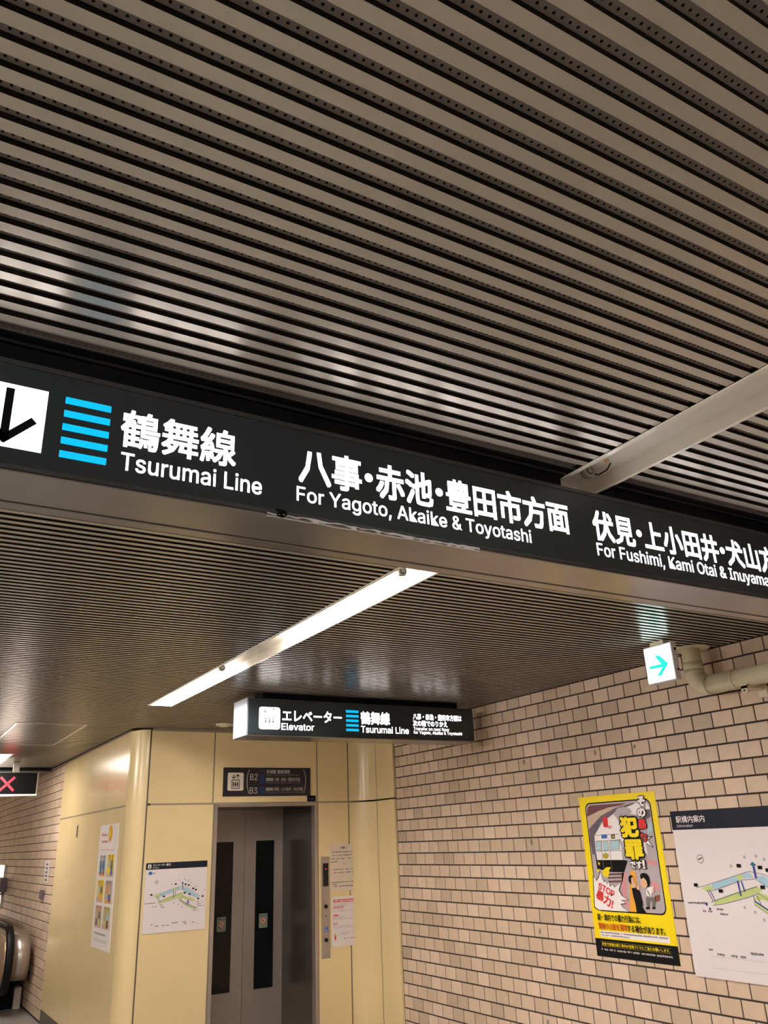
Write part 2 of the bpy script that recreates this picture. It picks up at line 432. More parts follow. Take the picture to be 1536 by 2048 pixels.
# tiled wall continuing past the cladding on the left
wf = MB().box(XP + 0.004, XP + 0.12, 11.06, 19.2, 0, HC + 0.06, M['grout']).build('wall_far_right', loc=(XP, 11.06, 0)); struct(wf, 'beige tiled wall running past the cream panels')
b = MB(); r = 0; z = 0.0
for r in range(0, 29):
    za, zb = 0.02 + r * RP + TJ / 2, min(0.02 + (r + 1) * RP - TJ / 2, HC)
    y = 11.064 + (TP / 2 if r % 2 else 0) - TP
    while y < 19.0:
        ya, yb = max(y + 0.0006, 11.062), y + TP - 0.0006
        if yb - ya > 0.02: tile_geo(b, (yb - ya) / 2, (zb - za) / 2, (ya + yb) / 2, (za + zb) / 2, TM[random.choice((0, 1, 5, 3))], x=XP + 0.0)
        y += TP
tag(b.build('tile_rows', wf, fix=False), kind='stuff')

# walls out of view that close the room
struct(MB().box(-4.3, -4.1, -5.2, 19.2, 0, HC + 0.06, M['plaster']).build('wall_left'))
struct(MB().box(-4.2, XR + 0.1, -5.3, -5.1, 0, HC + 0.06, M['plaster']).build('wall_back'))
struct(MB().box(-4.2, 2.1, 19.0, 19.2, 0, HC + 0.06, M['plaster']).build('wall_end'))

# elevator block: backing + cream panels
G = 0.008
cz1 = HC - 0.012
we = MB()
we.box(2.15, 2.745, YE + 0.006, YE + 0.1, 0, HC + 0.06, M['joint']); we.box(3.812, 4.5, YE + 0.006, YE + 0.1, 0, HC + 0.06, M['joint'])
we.box(2.745, 3.812, YE + 0.006, YE + 0.1, 2.116, HC + 0.06, M['joint'])
we.box(XP + 0.006, XP + 0.1, 7.98, 11.06, 0, HC + 0.06, M['joint'])
we.box(2.05, 2.16, 7.86, 8.0, 0, HC + 0.06, M['joint'])
we = we.build('wall_elevator', loc=(2.1, YE, 0)); struct(we, 'cream panelled wall around the elevator')
def panel_y(x0, x1, z0, z1): MB().box(x0 + G, x1 - G, YE, YE + 0.006, z0 + G, z1 - G, M['panel']).build('panel', we)
def panel_x(y0, y1, z0, z1): MB().box(XP, XP + 0.006, y0 + 0.0015, y1 - 0.0015, z0 + G, z1 - G, M['panel']).build('panel', we)
ZJ = 2.124
panel_y(2.116, 2.732, ZJ, cz1); panel_y(2.732, 3.815, ZJ, cz1); panel_y(3.815, 4.168, ZJ, cz1)
panel_y(2.116, 2.745, 0.12, ZJ); panel_y(3.815, 4.168, 0.12, ZJ)
def curved(pts, z0, z1, name='curved_panel'):
    b = MB(); n = len(pts)
    vs = [(x, y, z0) for x, y in pts] + [(x, y, z1) for x, y in pts]
    b.add(vs, [[i, i + 1, n + i + 1, n + i] for i in range(n - 1)], M['panel'], True)
    c = Vector((sum(p[0] for p in pts) / n, sum(p[1] for p in pts) / n, 0))
    back = [(x + 0.02 * 0.7, y + 0.02, z) for z in (z0, z1) for x, y in pts]
    b.add(back, [[n + i, n + i + 1, i + 1, i] for i in range(n - 1)], M['joint'])
    return b.build(name, we, fix=False)
corner = [(2.110 - 0.134 * math.sin(a), 7.969 - 0.2 * math.cos(a)) for a in [math.radians(t) for t in range(0, 91, 6)]]
corner_r = [(4.174 + 0.196 * math.sin(a), 7.545 + 0.224 * math.cos(a)) for a in [math.radians(t) for t in range(0, 91, 6)]]
for z0, z1 in ((ZJ - G, cz1),): curved(corner[::-1], z0 - 0.0, z1)
curved(corner[::-1], 0.0, ZJ - G)
for z0, z1 in ((ZJ + G, cz1), (0.0, ZJ - G)): curved(corner_r, z0, z1)
for z0, z1 in ((ZJ, cz1), (0.0, ZJ)):
    MB().box(XR - 0.02, XR + 0.003, 7.203, 7.538, z0 + G, z1 - G, M['panel']).build('panel', we)
ys = [7.972, 8.76, 9.56, 10.30, 11.06]
for y0, y1 in zip(ys[:-1], ys[1:]):
    panel_x(y0, y1, ZJ, cz1); panel_x(y0, y1, 0.135, ZJ)
struct(MB().box(XP + 0.004, XP + 0.03, 7.98, 11.06, 0, 0.135, M['base']).build('baseboard_left'), 'dark skirting below the cream side panels')

# ------------------------------------------------------------------ elevator entrance
door = empty('door_1', (3.28, YE, 0), 'grey steel elevator door with two dark glass slots', None); struct(door)
fr = MB()
fr.box(2.745, 2.779, YE - 0.012, YE + 0.06, 0, 2.116, M['steel']); fr.box(3.779, 3.812, YE - 0.012, YE + 0.06, 0, 2.116, M['steel'])
fr.box(2.779, 3.779, YE - 0.012, YE + 0.06, 2.092, 2.116, M['steel']); fr.build('door_frame', door)
DY = YE + 0.754
box('jamb', door, 3.779, 3.80, YE + 0.06, DY + 0.06, 0, 2.116, M['steel_dark'])
box('jamb', door, 2.758, 2.779, YE + 0.06, DY + 0.06, 0, 2.116, M['steel_dark'])
box('lintel', door, 2.779, 3.779, YE + 0.06, DY + 0.06, 2.092, 2.116, M['steel_dark'])
for x0, x1, g0 in ((2.855, 3.356, 3.03), (3.361, 3.779, 3.479)):
    g1 = g0 + 0.205
    lf = MB(); z0, z1 = 0.445, 1.79
    lf.box(x0, g0, DY, DY + 0.04, 0.005, 2.092, M['door']); lf.box(g1, x1, DY, DY + 0.04, 0.005, 2.092, M['door'])
    lf.box(g0, g1, DY, DY + 0.04, 0.005, z0, M['door']); lf.box(g0, g1, DY, DY + 0.04, z1, 2.092, M['door'])
    lf = lf.build('door_leaf', door)
    box('glass', lf, g0, g1, DY + 0.010, DY + 0.02, z0, z1, M['glass'])
box('door_leaf', door, 2.779, 2.852, DY, DY + 0.04, 0.005, 2.092, M['door'])
box('sill', door, 2.745, 3.812, YE - 0.01, DY + 0.05, 0.0, 0.006, M['steel'])
# no-leaning stickers on the glass
for (c4, lab) in (([(535, 845), (590, 843), (588, 930), (532, 932)], 'pale green round warning sticker on the left door glass'), ([(793, 822), (845, 820), (845, 905), (792, 907)], 'pale green round warning sticker on the right door glass')):
    P = Print('y', DY + 0.010)
    c = lambda x, y: (260 + x / 3.072, 1560 + y / 3.072)
    q = [P.px(*c(*p)) for p in c4]; p0, p1, q0, q1 = q[0][0], q[1][0], q[2][1], q[0][1]
    P.rrect(p0, p1, q0, q1, 0.006, mat('sticker_green', (120, 140, 122), 0.5), 1)
    cx, cy = (p0 + p1) / 2, q0 + (q1 - q0) * 0.5; R_ = (p1 - p0) * 0.36
    P.disc(cx, cy, R_, M['red'], 2); P.disc(cx, cy, R_ * 0.8, mat('sticker_pale', (165, 178, 160), 0.5), 3)
    P.line([(cx - R_ * .6, cy + R_ * .6), (cx + R_ * .6, cy - R_ * .6)], R_ * 0.2, M['red'], 4); P.disc(cx - R_ * .1, cy, R_ * .3, M['ink_grey'], 3.5)
    P.marks(p0 + 0.01, p1 - 0.01, q1 - 0.022, 0.010, M['ink'], 2, 3)
    o = P.build('warning_sticker', None); tag(o, lab, 'sticker', None)

# ------------------------------------------------------------------ ceiling light (recessed strip)
def strip_light(name, x0, y0, y1, tubes, label, holders=(), sticker=False, tx=0.093, zt=HC + 0.032):
    e = empty(name, (x0 + 0.095, (y0 + y1) / 2, HC), label, 'light')
    x1 = x0 + 0.19
    b = MB(); zb = HC + 0.050
    b.box(x0, x1, y0, y1, zb, zb + 0.002, M['tray']); b.box(x0, x0 + 0.002, y0, y1, HC - 0.001, zb, M['tray']); b.box(x1 - 0.002, x1, y0, y1, HC - 0.001, zb, M['tray'])
    b.box(x0, x1, y0, y0 + 0.002, HC - 0.001, zb, M['tray']); b.box(x0, x1, y1 - 0.002, y1, HC - 0.001, zb, M['tray'])
    b.build('tray', e)
    b = MB()
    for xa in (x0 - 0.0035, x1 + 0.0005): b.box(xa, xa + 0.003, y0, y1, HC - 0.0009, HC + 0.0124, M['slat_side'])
    b.build('casing', e)
    for xa, xb in ((x0 - 0.003, x0 + 0.013), (x1 - 0.008, x1 + 0.003)): box('flange', e, xa, xb, y0, y1, HC - 0.004, HC - 0.001, M['tray'])
    for (a, c) in tubes:
        MB().cyl((x0 + tx, a, zt), (x0 + tx, c, zt), 0.0145, M['tube'], 16).build('fluorescent_tube', e)
    for (yh, s) in holders:
        h = MB(); h.box(x0 + tx - 0.017, x0 + tx + 0.017, yh - 0.022 * (s < 0), yh + 0.022 * (s > 0), HC + 0.012, HC + 0.050, M['holder'], bev=0.003)
        h.cyl((x0 + tx, yh - 0.001 * s, HC + 0.032), (x0 + tx, yh + 0.022 * s, HC + 0.032), 0.0215, M['holder'], 24)
        h.cyl((x0 + tx, yh - 0.0035 * s, HC + 0.032), (x0 + tx, yh + 0.001 * s, HC + 0.032), 0.0150, M['sign_dark'], 20)
        h.cyl((x0 + tx, yh - 0.0045 * s, HC + 0.032), (x0 + tx, yh + 0.001 * s, HC + 0.032), 0.0105, M['holder'], 20)
        for dx in (-0.005, 0.005): h.cyl((x0 + tx + dx, yh - 0.0055 * s, HC + 0.034), (x0 + tx + dx, yh, HC + 0.034), 0.002, M['black'], 8)
        h.build('lamp_holder', e)
    return e
sl = strip_light('strip_light', TX0, -4.5, 6.46, ((2.852, 4.10), (5.075, 6.42)),
            'long white recessed strip light with two lit tubes, passing over the long dark sign', ((2.828, 1), (1.690, 1), (5.05, 1)))
for (a, c) in ((-1.6, -0.35), (-4.1, -2.9)):
    MB().cyl((TX0 + 0.093, a, HC + 0.032), (TX0 + 0.093, c, HC + 0.032), 0.0145, M['tube'], 16).build('fluorescent_tube', sl)
P = Print('y', 0); c0 = at(1482, 817, 2, HC + 0.050)
b = MB()
for k in range(4): b.box(c0.x - 0.014 + k * 0.007, c0.x - 0.0085 + k * 0.007, c0.y - 0.007, c0.y + 0.007, HC + 0.0490, HC + 0.0499, M['blue'])
tag(b.build('blue_sticker', sl), 'small blue sticker')
c0 = at(1207, 917, 2, HC); MB().cyl((c0.x + 0.012, c0.y, HC - 0.007), (c0.x + 0.012, c0.y, HC - 0.003), 0.008, mat('rusty_screw', (165, 120, 75), 0.6), 12).build('screw', sl)
MB().cyl((TX0 + 0.006, 2.66, HC - 0.007), (TX0 + 0.006, 2.66, HC - 0.003), 0.008, M['gold'], 12).build('screw', sl)
b = MB(); b.tube([(TX0 + 0.10, 1.70, HC + 0.03), (TX0 + 0.125, 1.685, HC + 0.02), (TX0 + 0.14, 1.66, HC + 0.03), (TX0 + 0.15, 1.64, HC + 0.06)], 0.0022, M['black'], 8); b.build('wire', sl)
# unseen bare-tube strip left of the camera, added to brighten cladding and poster
strip_light('strip_light', -1.7, -4.5, 11.2, [(-3.6 + k * 2.8, -2.35 + k * 2.8) for k in range(5)], 'added fill strip light with five low-hung tubes, unseen on the left', zt=HC - 0.035)
# far left lit panel
lp = empty('ceiling_light', (1.1, 11.0, HC), 'bright ceiling light panel above the red cross display, cut by the left edge', 'light')
box('diffuser', lp, 0.93, 1.24, 10.18, 11.6, HC - 0.004, HC + 0.002, M['light_panel'])
fr = MB(); fr.box(0.91, 1.26, 10.16, 10.18, HC - 0.008, HC + 0.004, M['tray']); fr.box(0.91, 0.93, 10.18, 11.62, HC - 0.008, HC + 0.004, M['tray']); fr.box(1.24, 1.26, 10.18, 11.62, HC - 0.008, HC + 0.004, M['tray']); fr.box(0.93, 1.24, 11.6, 11.62, HC - 0.008, HC + 0.004, M['tray'])
fr.build('light_frame', lp)
# hatch outline in the ceiling
ht = empty('ceiling_hatch', (1.23, 8.5, HC), 'square access hatch outline in the far slatted ceiling', 'hatch')
for nm, a in (('hatch_edge', (0.93, 0.95, 7.66, 9.28)), ('hatch_edge', (1.50, 1.52, 7.66, 9.28)), ('hatch_edge', (0.95, 1.50, 7.66, 7.68)), ('hatch_edge', (0.95, 1.50, 9.26, 9.28))):
    box(nm, ht, a[0], a[1], a[2], a[3], HC - 0.004, HC + 0.001, M['slat'])
# round ceiling fitting
sd = empty('smoke_detector', (2.665, 7.345, HC), 'flat round cream fitting on the ceiling left of the elevator sign', 'detector')
MB().cyl((2.665, 7.345, HC), (2.665, 7.345, HC - 0.012), 0.08, M['pipe'], 32, r2=0.074).build('base_plate', sd)
MB().cyl((2.665, 7.345, HC - 0.012), (2.665, 7.345, HC - 0.022), 0.045, M['pipe'], 24, r2=0.035).build('cap', sd)

# ------------------------------------------------------------------ big direction sign
SY = 1.689; ZB, ZT = 2.484, 2.741
SX0, SX1 = -0.30, 3.30
big = empty('direction_sign', ((SX0 + SX1) / 2, SY + 0.1, ZT), 'long dark backlit line sign hanging across the passage', 'sign')
b = MB(); b.box(SX0, SX1, SY + 0.004, 1.902, ZB + 0.004, ZT, M['sign_dark'], bev=0.002); b.build('housing', big)
b = MB(); b.box(SX0 + 0.01, SX1 - 0.01, SY, SY + 0.004, ZB + 0.012, ZT - 0.012, M['sign_face']); b.build('face_panel', big)
b = MB(); b.box(SX0, SX1, SY - 0.003, SY + 0.004, ZB, ZB + 0.012, M['sign_dark']); b.box(SX0, SX1, SY - 0.003, SY + 0.004, ZT - 0.012, ZT, M['sign_dark']); b.build('face_frame', big)
b = MB(); b.box(SX0, SX1, SY - 0.003, 1.733, ZB - 0.004, ZB + 0.003, M['sign_metal'], bev=0.0015); b.box(SX0, SX1, 1.862, 1.904, ZB - 0.004, ZB + 0.003, M['sign_metal'], bev=0.0015); b.build('underside_edging', big)
box('underside_plate', big, SX0, SX1, 1.735, 1.860, ZB - 0.001, ZB + 0.004, M['sign_metal'])
box('mount', big, SX0 + 0.05, TX0 - 0.02, SY + 0.02, 1.88, ZT, HC + 0.004, M['black']); box('mount', big, TX1 + 0.02, SX1 - 0.05, SY + 0.02, 1.88, ZT, HC + 0.004, M['black'])
P = Print('y', SY)
W_, BL = M['glow_white'], M['glow_blue']
P.rect(0.040, 0.187, 2.534, 2.682, W_)
P.line([(0.112, 2.672), (0.112, 2.556)], 0.017, M['black'], 2); P.line([(0.1165, 2.5475), (0.058, 2.606)], 0.017, M['black'], 2); P.line([(0.1075, 2.5475), (0.166, 2.606)], 0.017, M['black'], 2)
P.build('arrow_pictogram', big)
for k in range(5):
    z = 2.533 + k * 0.0325; P.rect(0.223, 0.321, z, z + 0.0165, BL); P.build('colour_bar', big)
for a in (('鶴舞線', 0.347, 0.617, 2.588, 2.680, W_, 1, 0.017), ('Tsurumai Line', 0.352, 0.686, 2.5295, 2.5735, W_, 1, 0.007),
          ('For Yagoto, Akaike & Toyotashi', 0.779, 1.526, 2.5215, 2.572, W_, 1, 0.006),
          ('For Fushimi, Kami Otai & Inuyama', 1.788, 2.618, 2.5215, 2.574, W_, 1, 0.006)):
    P.text(*a); P.build('lettering', big)
for x, run in ((0.783, ('八事', '・', '赤池', '・', '豊田市方面')), (1.783, ('伏見', '・', '上小田井', '・', '犬山方面'))):
    for seg in run:                                   # narrow dots between the place names, as on the real sign
        if seg == '・': P.disc(x + 0.0205, 2.634, 0.0125, W_, 1, 16); x += 0.041
        else: P.text(seg, x + 0.003, x + len(seg) * 0.0912 - 0.003, 2.585, 2.681, W_, 1, 0.024); x += len(seg) * 0.0912
    P.build('lettering', big)
# torn tape along the lower front edge
b = MB(); rr = random.Random(3); n = 34; top = []; bot = []
for k in range(n + 1):
    x = 0.70 + 0.63 * k / n; top.append((x, SY - 0.004 - rr.uniform(0, 0.002), ZB + 0.001 + rr.uniform(0.0, 0.004))); bot.append((x + rr.uniform(-.004, .004), SY - 0.003 + rr.uniform(0, 0.006), ZB - 0.0055 - rr.uniform(0, 0.001)))
b.add(top + bot, [[i, i + 1, n + 2 + i, n + 1 + i] for i in range(n)], M['tape'], False); b.build('peeling_tape', big, fix=False)
b = MB(); rr = random.Random(5); pts = [(0.735 + rr.uniform(-.014, .014), SY - 0.004 - rr.uniform(0, .004), ZB + 0.002 + rr.uniform(-.006, .012)) for _ in range(14)]
for i in range(0, 12): b.tube([pts[i], pts[i + 1]], 0.0022, M['black'], 6)
b.build('torn_scrap', big)

# ------------------------------------------------------------------ far elevator sign
sy = 5.62
sm = empty('elevator_sign', (3.2, sy + 0.13, 2.741), 'shorter dark backlit elevator sign hanging in front of the cream wall', 'sign')
b = MB(); b.box(2.215, 4.212, sy + 0.004, 5.885, 2.480, 2.741, M['sign_dark'], bev=0.003); b.build('housing', sm)
box('face_panel', sm, 2.215, 4.212, sy, sy + 0.004, 2.488, 2.733, M['sign_face'])
box('side_panel', sm, 2.205, 2.215, sy, 5.885, 2.478, 2.741, M['side_panel'])
box('underside_plate', sm, 2.215, 4.212, sy, 5.885, 2.474, 2.480, M['sign_metal'])
box('mount', sm, 2.35, 4.1, sy + 0.06, 5.84, 2.741, HC + 0.0, M['black'])
P = Print('y', sy)
P.rrect(2.298, 2.462, 2.522, 2.679, 0.018, W_)
P.line([(2.345, 2.668), (2.345, 2.642)], 0.006, M['ink_grey'], 2); P.line([(2.333, 2.652), (2.345, 2.640), (2.357, 2.652)], 0.005, M['ink_grey'], 2)
P.line([(2.410, 2.642), (2.410, 2.668)], 0.006, M['ink_grey'], 2); P.line([(2.398, 2.658), (2.410, 2.670), (2.422, 2.658)], 0.005, M['ink_grey'], 2)
for xx in (2.350, 2.379, 2.408): P.disc(xx, 2.595, 0.006, M['ink_grey'], 2, 10); P.rect(xx - 0.006, xx + 0.006, 2.566, 2.587, M['ink_grey'], 2)
P.build('elevator_pictogram', sm)
for k in range(5):
    z = 2.527 + k * 0.0345; P.rect(3.008, 3.118, z, z + 0.019, BL); P.build('colour_bar', sm)
for a in (('エレベーター', 2.482, 2.970, 2.584, 2.665, W_, 1, 0.018), ('Elevator', 2.475, 2.737, 2.521, 2.568, W_, 1, 0.009),
          ('鶴舞線', 3.138, 3.398, 2.584, 2.678, W_, 1, 0.024), ('Tsurumai Line', 3.138, 3.570, 2.520, 2.570, W_, 1, 0.009),
          ('八事・赤池・豊田市方面は', 3.617, 4.092, 2.635, 2.682, W_, 1, 0.020), ('次の階でのりかえ', 3.614, 3.946, 2.583, 2.629, W_, 1, 0.020),
          ('Transfer on next floor', 3.616, 3.962, 2.552, 2.577, W_, 1, 0.0), ('for Yagoto, Akaike & Toyotashi', 3.615, 4.088, 2.517, 2.548, W_, 1, 0.0)):
    P.text(*a); P.build('lettering', sm)

# ------------------------------------------------------------------ exit arrow light
ex = empty('exit_arrow_light', (3.9, 3.3, 2.77), 'small white lit box with a green arrow under the ceiling by the tiled wall', 'sign')
b = MB(); b.box(3.879, 3.925, 3.200, 3.412, 2.546, 2.768, mat('exit_case', (225, 222, 225), 0.4), bev=0.005); b.build('case', ex)
box('face_panel', ex, 3.874, 3.880, 3.208, 3.404, 2.554, 2.757, M['glow_exit'])
box('mount', ex, 3.885, 3.92, 3.26, 3.36, 2.768, HC, M['pipe'])
for z in (2.600, 2.72): box('clip', ex, 3.90, 3.915, 3.197, 3.2005, z, z + 0.012, M['black'])
P = Print('x', 3.874)
a = lambda x, y: (1100 + x / 3.523, 1180 + y / 3.523)
P.ppoly([(702, 540), (784, 521), (738, 466), (768, 461), (833, 515), (786, 604), (757, 606), (793, 543), (704, 561)], M['glow_cyan'], 1, a)
P.build('arrow', ex)

# ------------------------------------------------------------------ cream drain pipe
pp = empty('drain_pipe', (4.24, 3.36, HC), 'cream pipe dropping from the ceiling and bending along the tiled wall', 'pipe')
PXX, PYY = 4.262, 3.375
b = MB(); b.cyl((PXX, PYY, HC), (PXX, PYY, HC - 0.008), 0.118, M['pipe'], 40, r2=0.112); b.build('ceiling_flange', pp)
R_ = 0.055
pts = [(PXX, PYY, HC - 0.006), (PXX, PYY, 2.65)]
b = MB(); b.tube(pts, R_, M['pipe'], 28); b.build('vertical_pipe', pp)
b = MB(); arc = [(PXX, PYY - 0.10 * (1 - math.cos(a)), 2.65 - 0.10 * math.sin(a)) for a in [math.radians(t) for t in range(0, 91, 9)]]
b.tube(arc, R_ + 0.006, M['pipe'], 28); b.build('elbow', pp)
b = MB(); b.tube([(PXX, PYY - 0.10, 2.55), (PXX, 0.6, 2.55)], R_, M['pipe'], 28); b.build('horizontal_pipe', pp)
for y0 in (3.10, 1.9): MB().cyl((PXX, y0, 2.55), (PXX, y0 - 0.012, 2.55), R_ + 0.006, M['pipe'], 28).build('collar', pp)
MB().cyl((PXX, PYY, 2.70), (PXX, PYY, 2.655), R_ + 0.006, M['pipe'], 28).build('collar', pp)
for y0 in (3.02, 1.6):
    b = MB(); b.box(PXX - 0.04, PXX - 0.034, y0 - 0.02, y0 + 0.02, 2.455, 2.505, M['pipe']); b.box(PXX - 0.04, XR - 0.0006, y0 - 0.02, y0 + 0.02, 2.482, 2.497, M['pipe']); b.box(XR - 0.006, XR - 0.0006, y0 - 0.03, y0 + 0.03, 2.44, 2.52, M['pipe'])
    b.cyl((PXX - 0.041, y0, 2.47), (PXX - 0.045, y0, 2.47), 0.006, M['sign_dark'], 10); b.build('bracket', pp)

# ------------------------------------------------------------------ right wall: yellow poster
XS = XR - 0.0008
def sheet(name, face, plane, p0, p1, q0, q1, t, m, label, cat, edge=None):
    cx = (p0 + p1) / 2; loc = (cx, plane, q0) if face == 'y' else (plane, -cx, q0)
    e = empty(name, loc, label, cat)
    b = MB()
    if face == 'y': b.box(p0, p1, plane - t, plane, q0, q1, m, edge)
    else: b.box(plane - t, plane, -p1, -p0, q0, q1, m, edge)
    if edge: b.m = [b.mi(edge)] * len(b.m); 
    b.build('backing', e)
    P = Print(face, plane - t)
    if edge: P.rect(p0, p1, q0, q1, m, 0.3)
    return e, P
po, P = sheet('poster', 'x', XS, -4.662, -3.952, 0.968, 1.980, 0.002, M['yellow'], 'yellow warning poster with a train cartoon on the tiled wall', 'poster')
p0, p1, q0, q1 = -4.662, -3.952, 0.968, 1.980
c8 = lambda x, y: (1170 + x / 7.583, 1590 + y / 7.583)
K, I = P.ppoly, M
P.rect(p0, p1, q0, q0 + 0.108, I['ink'], 1)
P.rrect(p0 + 0.055, p1 - 0.045, 1.244, 1.938, 0.045, I['ink'], 1)
P.rrect(p0 + 0.063, p1 - 0.053, 1.252, 1.930, 0.040, I['grey_art'], 2)
K([(30, 330), (40, 190), (80, 160), (640, 118), (540, 160), (350, 190), (190, 255)], I['maroon'], 3, c8)
K([(38, 350), (200, 245), (400, 180), (640, 150), (660, 165), (440, 220), (240, 320), (62, 520)], I['tan'], 4, c8)
K([(62, 520), (240, 320), (450, 200), (720, 120), (760, 130), (470, 250), (240, 420), (160, 600), (180, 900), (120, 900), (80, 700)], I['violet'], 5, c8)
K([(560, 180), (760, 120), (900, 110), (960, 150), (985, 210), (900, 220), (800, 300), (700, 290), (640, 200)], I['poster_white'], 3, c8)
K([(900, 230), (990, 215), (1000, 330), (930, 370), (820, 330)], I['violet'], 4, c8)
K([(950, 440), (1005, 400), (1020, 520), (960, 600)], I['sky'], 4, c8)
K([(450, 270), (500, 200), (590, 180), (680, 200), (720, 260), (640, 300), (560, 290)], I['grey_art'], 6, c8)
K([(950, 975), (1090, 1005), (1090, 1075), (950, 1050)], I['pink'], 3, c8); K([(1000, 1290), (1130, 1360), (1140, 1480), (1010, 1370)], I['pink'], 3, c8)
K([(560, 1180), (640, 1160), (640, 1560), (700, 1760), (620, 1700), (560, 1450)], I['pink'], 3, c8)
K([(240, 1160), (600, 1150), (570, 1330), (330, 1350), (260, 1250)], I['ink_light'], 3, c8)
for a_, b_ in ((1190, 1220), (1245, 1270), (1300, 1330)): K([(360, a_), (560, a_ - 8), (555, b_ - 8), (350, b_)], I['maroon'], 4, c8)
K([(690, 1140), (770, 1160), (800, 1400), (860, 1780), (690, 1770), (680, 1350)], I['orange'], 5, c8)
P.build('background_picture', po)
# plain train front
K([(120, 640), (150, 600), (190, 985), (600, 985), (650, 1000), (600, 1170), (420, 1170), (190, 1120)], I['ink'], 4, c8)
K([(148, 612), (260, 420), (430, 285), (500, 370), (555, 560), (520, 680), (560, 790), (575, 985), (190, 985), (165, 830)], I['poster_white'], 6, c8)
P.pline([(150, 612), (520, 590)], 0.003, I['ink_grey'], 7, c8); P.pline([(148, 612), (260, 420), (430, 285)], 0.004, I['ink_grey'], 7, c8)
P.pline([(165, 850), (565, 845)], 0.003, I['ink_grey'], 7, c8); P.pline([(165, 700), (530, 680)], 0.003, I['ink_grey'], 7, c8)
for q in ([(168, 705), (252, 702), (256, 840), (176, 835)], [(275, 712), (352, 706), (366, 832), (290, 842)], [(392, 700), (522, 688), (530, 820), (402, 828)]):
    cx = sum(a_[0] for a_ in q) / 4; cy = sum(a_[1] for a_ in q) / 4
    K([(cx + (x - cx) * 1.10, cy + (y - cy) * 1.08) for x, y in q], I['ink_grey'], 7, c8); K(q, I['sky'], 8, c8)
P.pline([(258, 690), (270, 985)], 0.003, I['ink_grey'], 9, c8); P.pline([(375, 690), (400, 985)], 0.003, I['ink_grey'], 9, c8)
K([(255, 600), (342, 595), (345, 655), (258, 662)], I['blue'], 8, c8); K([(402, 600), (458, 596), (462, 660), (408, 664)], I['ink'], 8, c8); K([(415, 610), (448, 606), (452, 650), (420, 652)], I['gold'], 9, c8)
K([(272, 350), (290, 325), (330, 328), (352, 370), (358, 480), (330, 495), (285, 480)], I['red'], 8, c8); K([(358, 460), (420, 470), (400, 515), (350, 505)], I['pink'], 7.5, c8)
K([(278, 900), (325, 875), (372, 900), (360, 950), (325, 972), (285, 950)], I['gold'], 10, c8)
K([(200, 1000), (240, 1040), (222, 1045), (235, 1075), (200, 1040), (215, 1030)], I['yellow'], 8, c8)
K([(190, 1125), (225, 1120), (218, 1170), (192, 1168)], I['yellow'], 8, c8)
P.pline([(280, 990), (292, 1110)], 0.004, I['violet'], 7, c8); P.pline([(400, 990), (418, 1150)], 0.004, I['violet'], 7, c8)
K([(270, 1150), (330, 1095), (400, 1095), (375, 1140), (372, 1220), (340, 1255), (295, 1225), (272, 1190)], I['yellow'], 9, c8)
P.build('train_picture', po)
# speech burst
bs = [(138, 1235), (185, 1305), (215, 1260), (245, 1165), (270, 1270), (300, 1320), (325, 1300), (345, 1350), (375, 1310), (390, 1390), (430, 1360), (460, 1400), (555, 1330), (520, 1440), (570, 1530), (660, 1590), (560, 1590), (620, 1640), (550, 1650), (590, 1710), (660, 1770), (520, 1760), (220, 1740), (160, 1690)]
cx, cy = 380, 1520
K([(cx + (x - cx) * 1.05, cy + (y - cy) * 1.05) for x, y in bs if y < 1745], I['ink'], 10, c8); K(bs, I['poster_white'], 11, c8)
P.build('speech_burst', po)
# bursts by the title
K([(480, 380), (560, 470), (560, 330), (640, 640), (600, 790), (570, 700), (510, 635), (590, 600), (560, 540)], I['poster_white'], 7, c8)
K([(870, 600), (950, 640), (1030, 625), (965, 680), (1045, 795), (930, 735), (960, 920), (880, 800)], I['poster_white'], 7, c8)
P.pline([(950, 640), (1030, 625), (965, 680), (1045, 795), (930, 735)], 0.004, I['ink'], 8, c8)
P.build('title_burst', po)
# cartoon people
K([(672, 1240), (700, 1210), (735, 1225), (720, 1290), (735, 1350), (700, 1350), (672, 1300)], I['ink'], 12, c8)
K([(712, 1260), (735, 1240), (760, 1310), (790, 1370), (770, 1410), (720, 1405), (715, 1320)], I['skin'], 13, c8)
K([(720, 1410), (800, 1405), (850, 1480), (865, 1550), (890, 1640), (880, 1700), (945, 1790), (800, 1785), (775, 1640), (745, 1540)], I['ink'], 12, c8)
K([(790, 1380), (835, 1360), (840, 1440), (800, 1430)], I['skin'], 13, c8)
K([(850, 1200), (890, 1180), (945, 1190), (985, 1250), (995, 1330), (975, 1400), (940, 1390), (880, 1290), (848, 1250)], I['ink'], 12, c8)
K([(850, 1290), (900, 1250), (945, 1300), (960, 1370), (930, 1415), (880, 1400), (850, 1345)], I['skin'], 13, c8)
K([(965, 1400), (1055, 1385), (1040, 1450), (1010, 1540), (945, 1520), (935, 1470)], I['poster_white'], 12, c8); K([(1030, 1400), (1065, 1430), (1060, 1480), (1035, 1480)], I['skin'], 13, c8)
K([(940, 1540), (1010, 1550), (1085, 1545), (1080, 1620), (1060, 1700), (1030, 1695), (1030, 1620), (990, 1600), (985, 1690), (950, 1690), (935, 1610)], I['trouser'], 12, c8)
K([(935, 1700), (990, 1690), (990, 1730), (945, 1735)], I['ink'], 13, c8); K([(1035, 1695), (1075, 1695), (1080, 1730), (1030, 1725)], I['ink'], 13, c8)
K([(1070, 1530), (1140, 1510), (1138, 1600), (1075, 1610)], I['brown'], 12, c8); P.pline([(960, 1450), (1000, 1520)], 0.006, I['ink'], 14, c8)
P.build('people_picture', po)
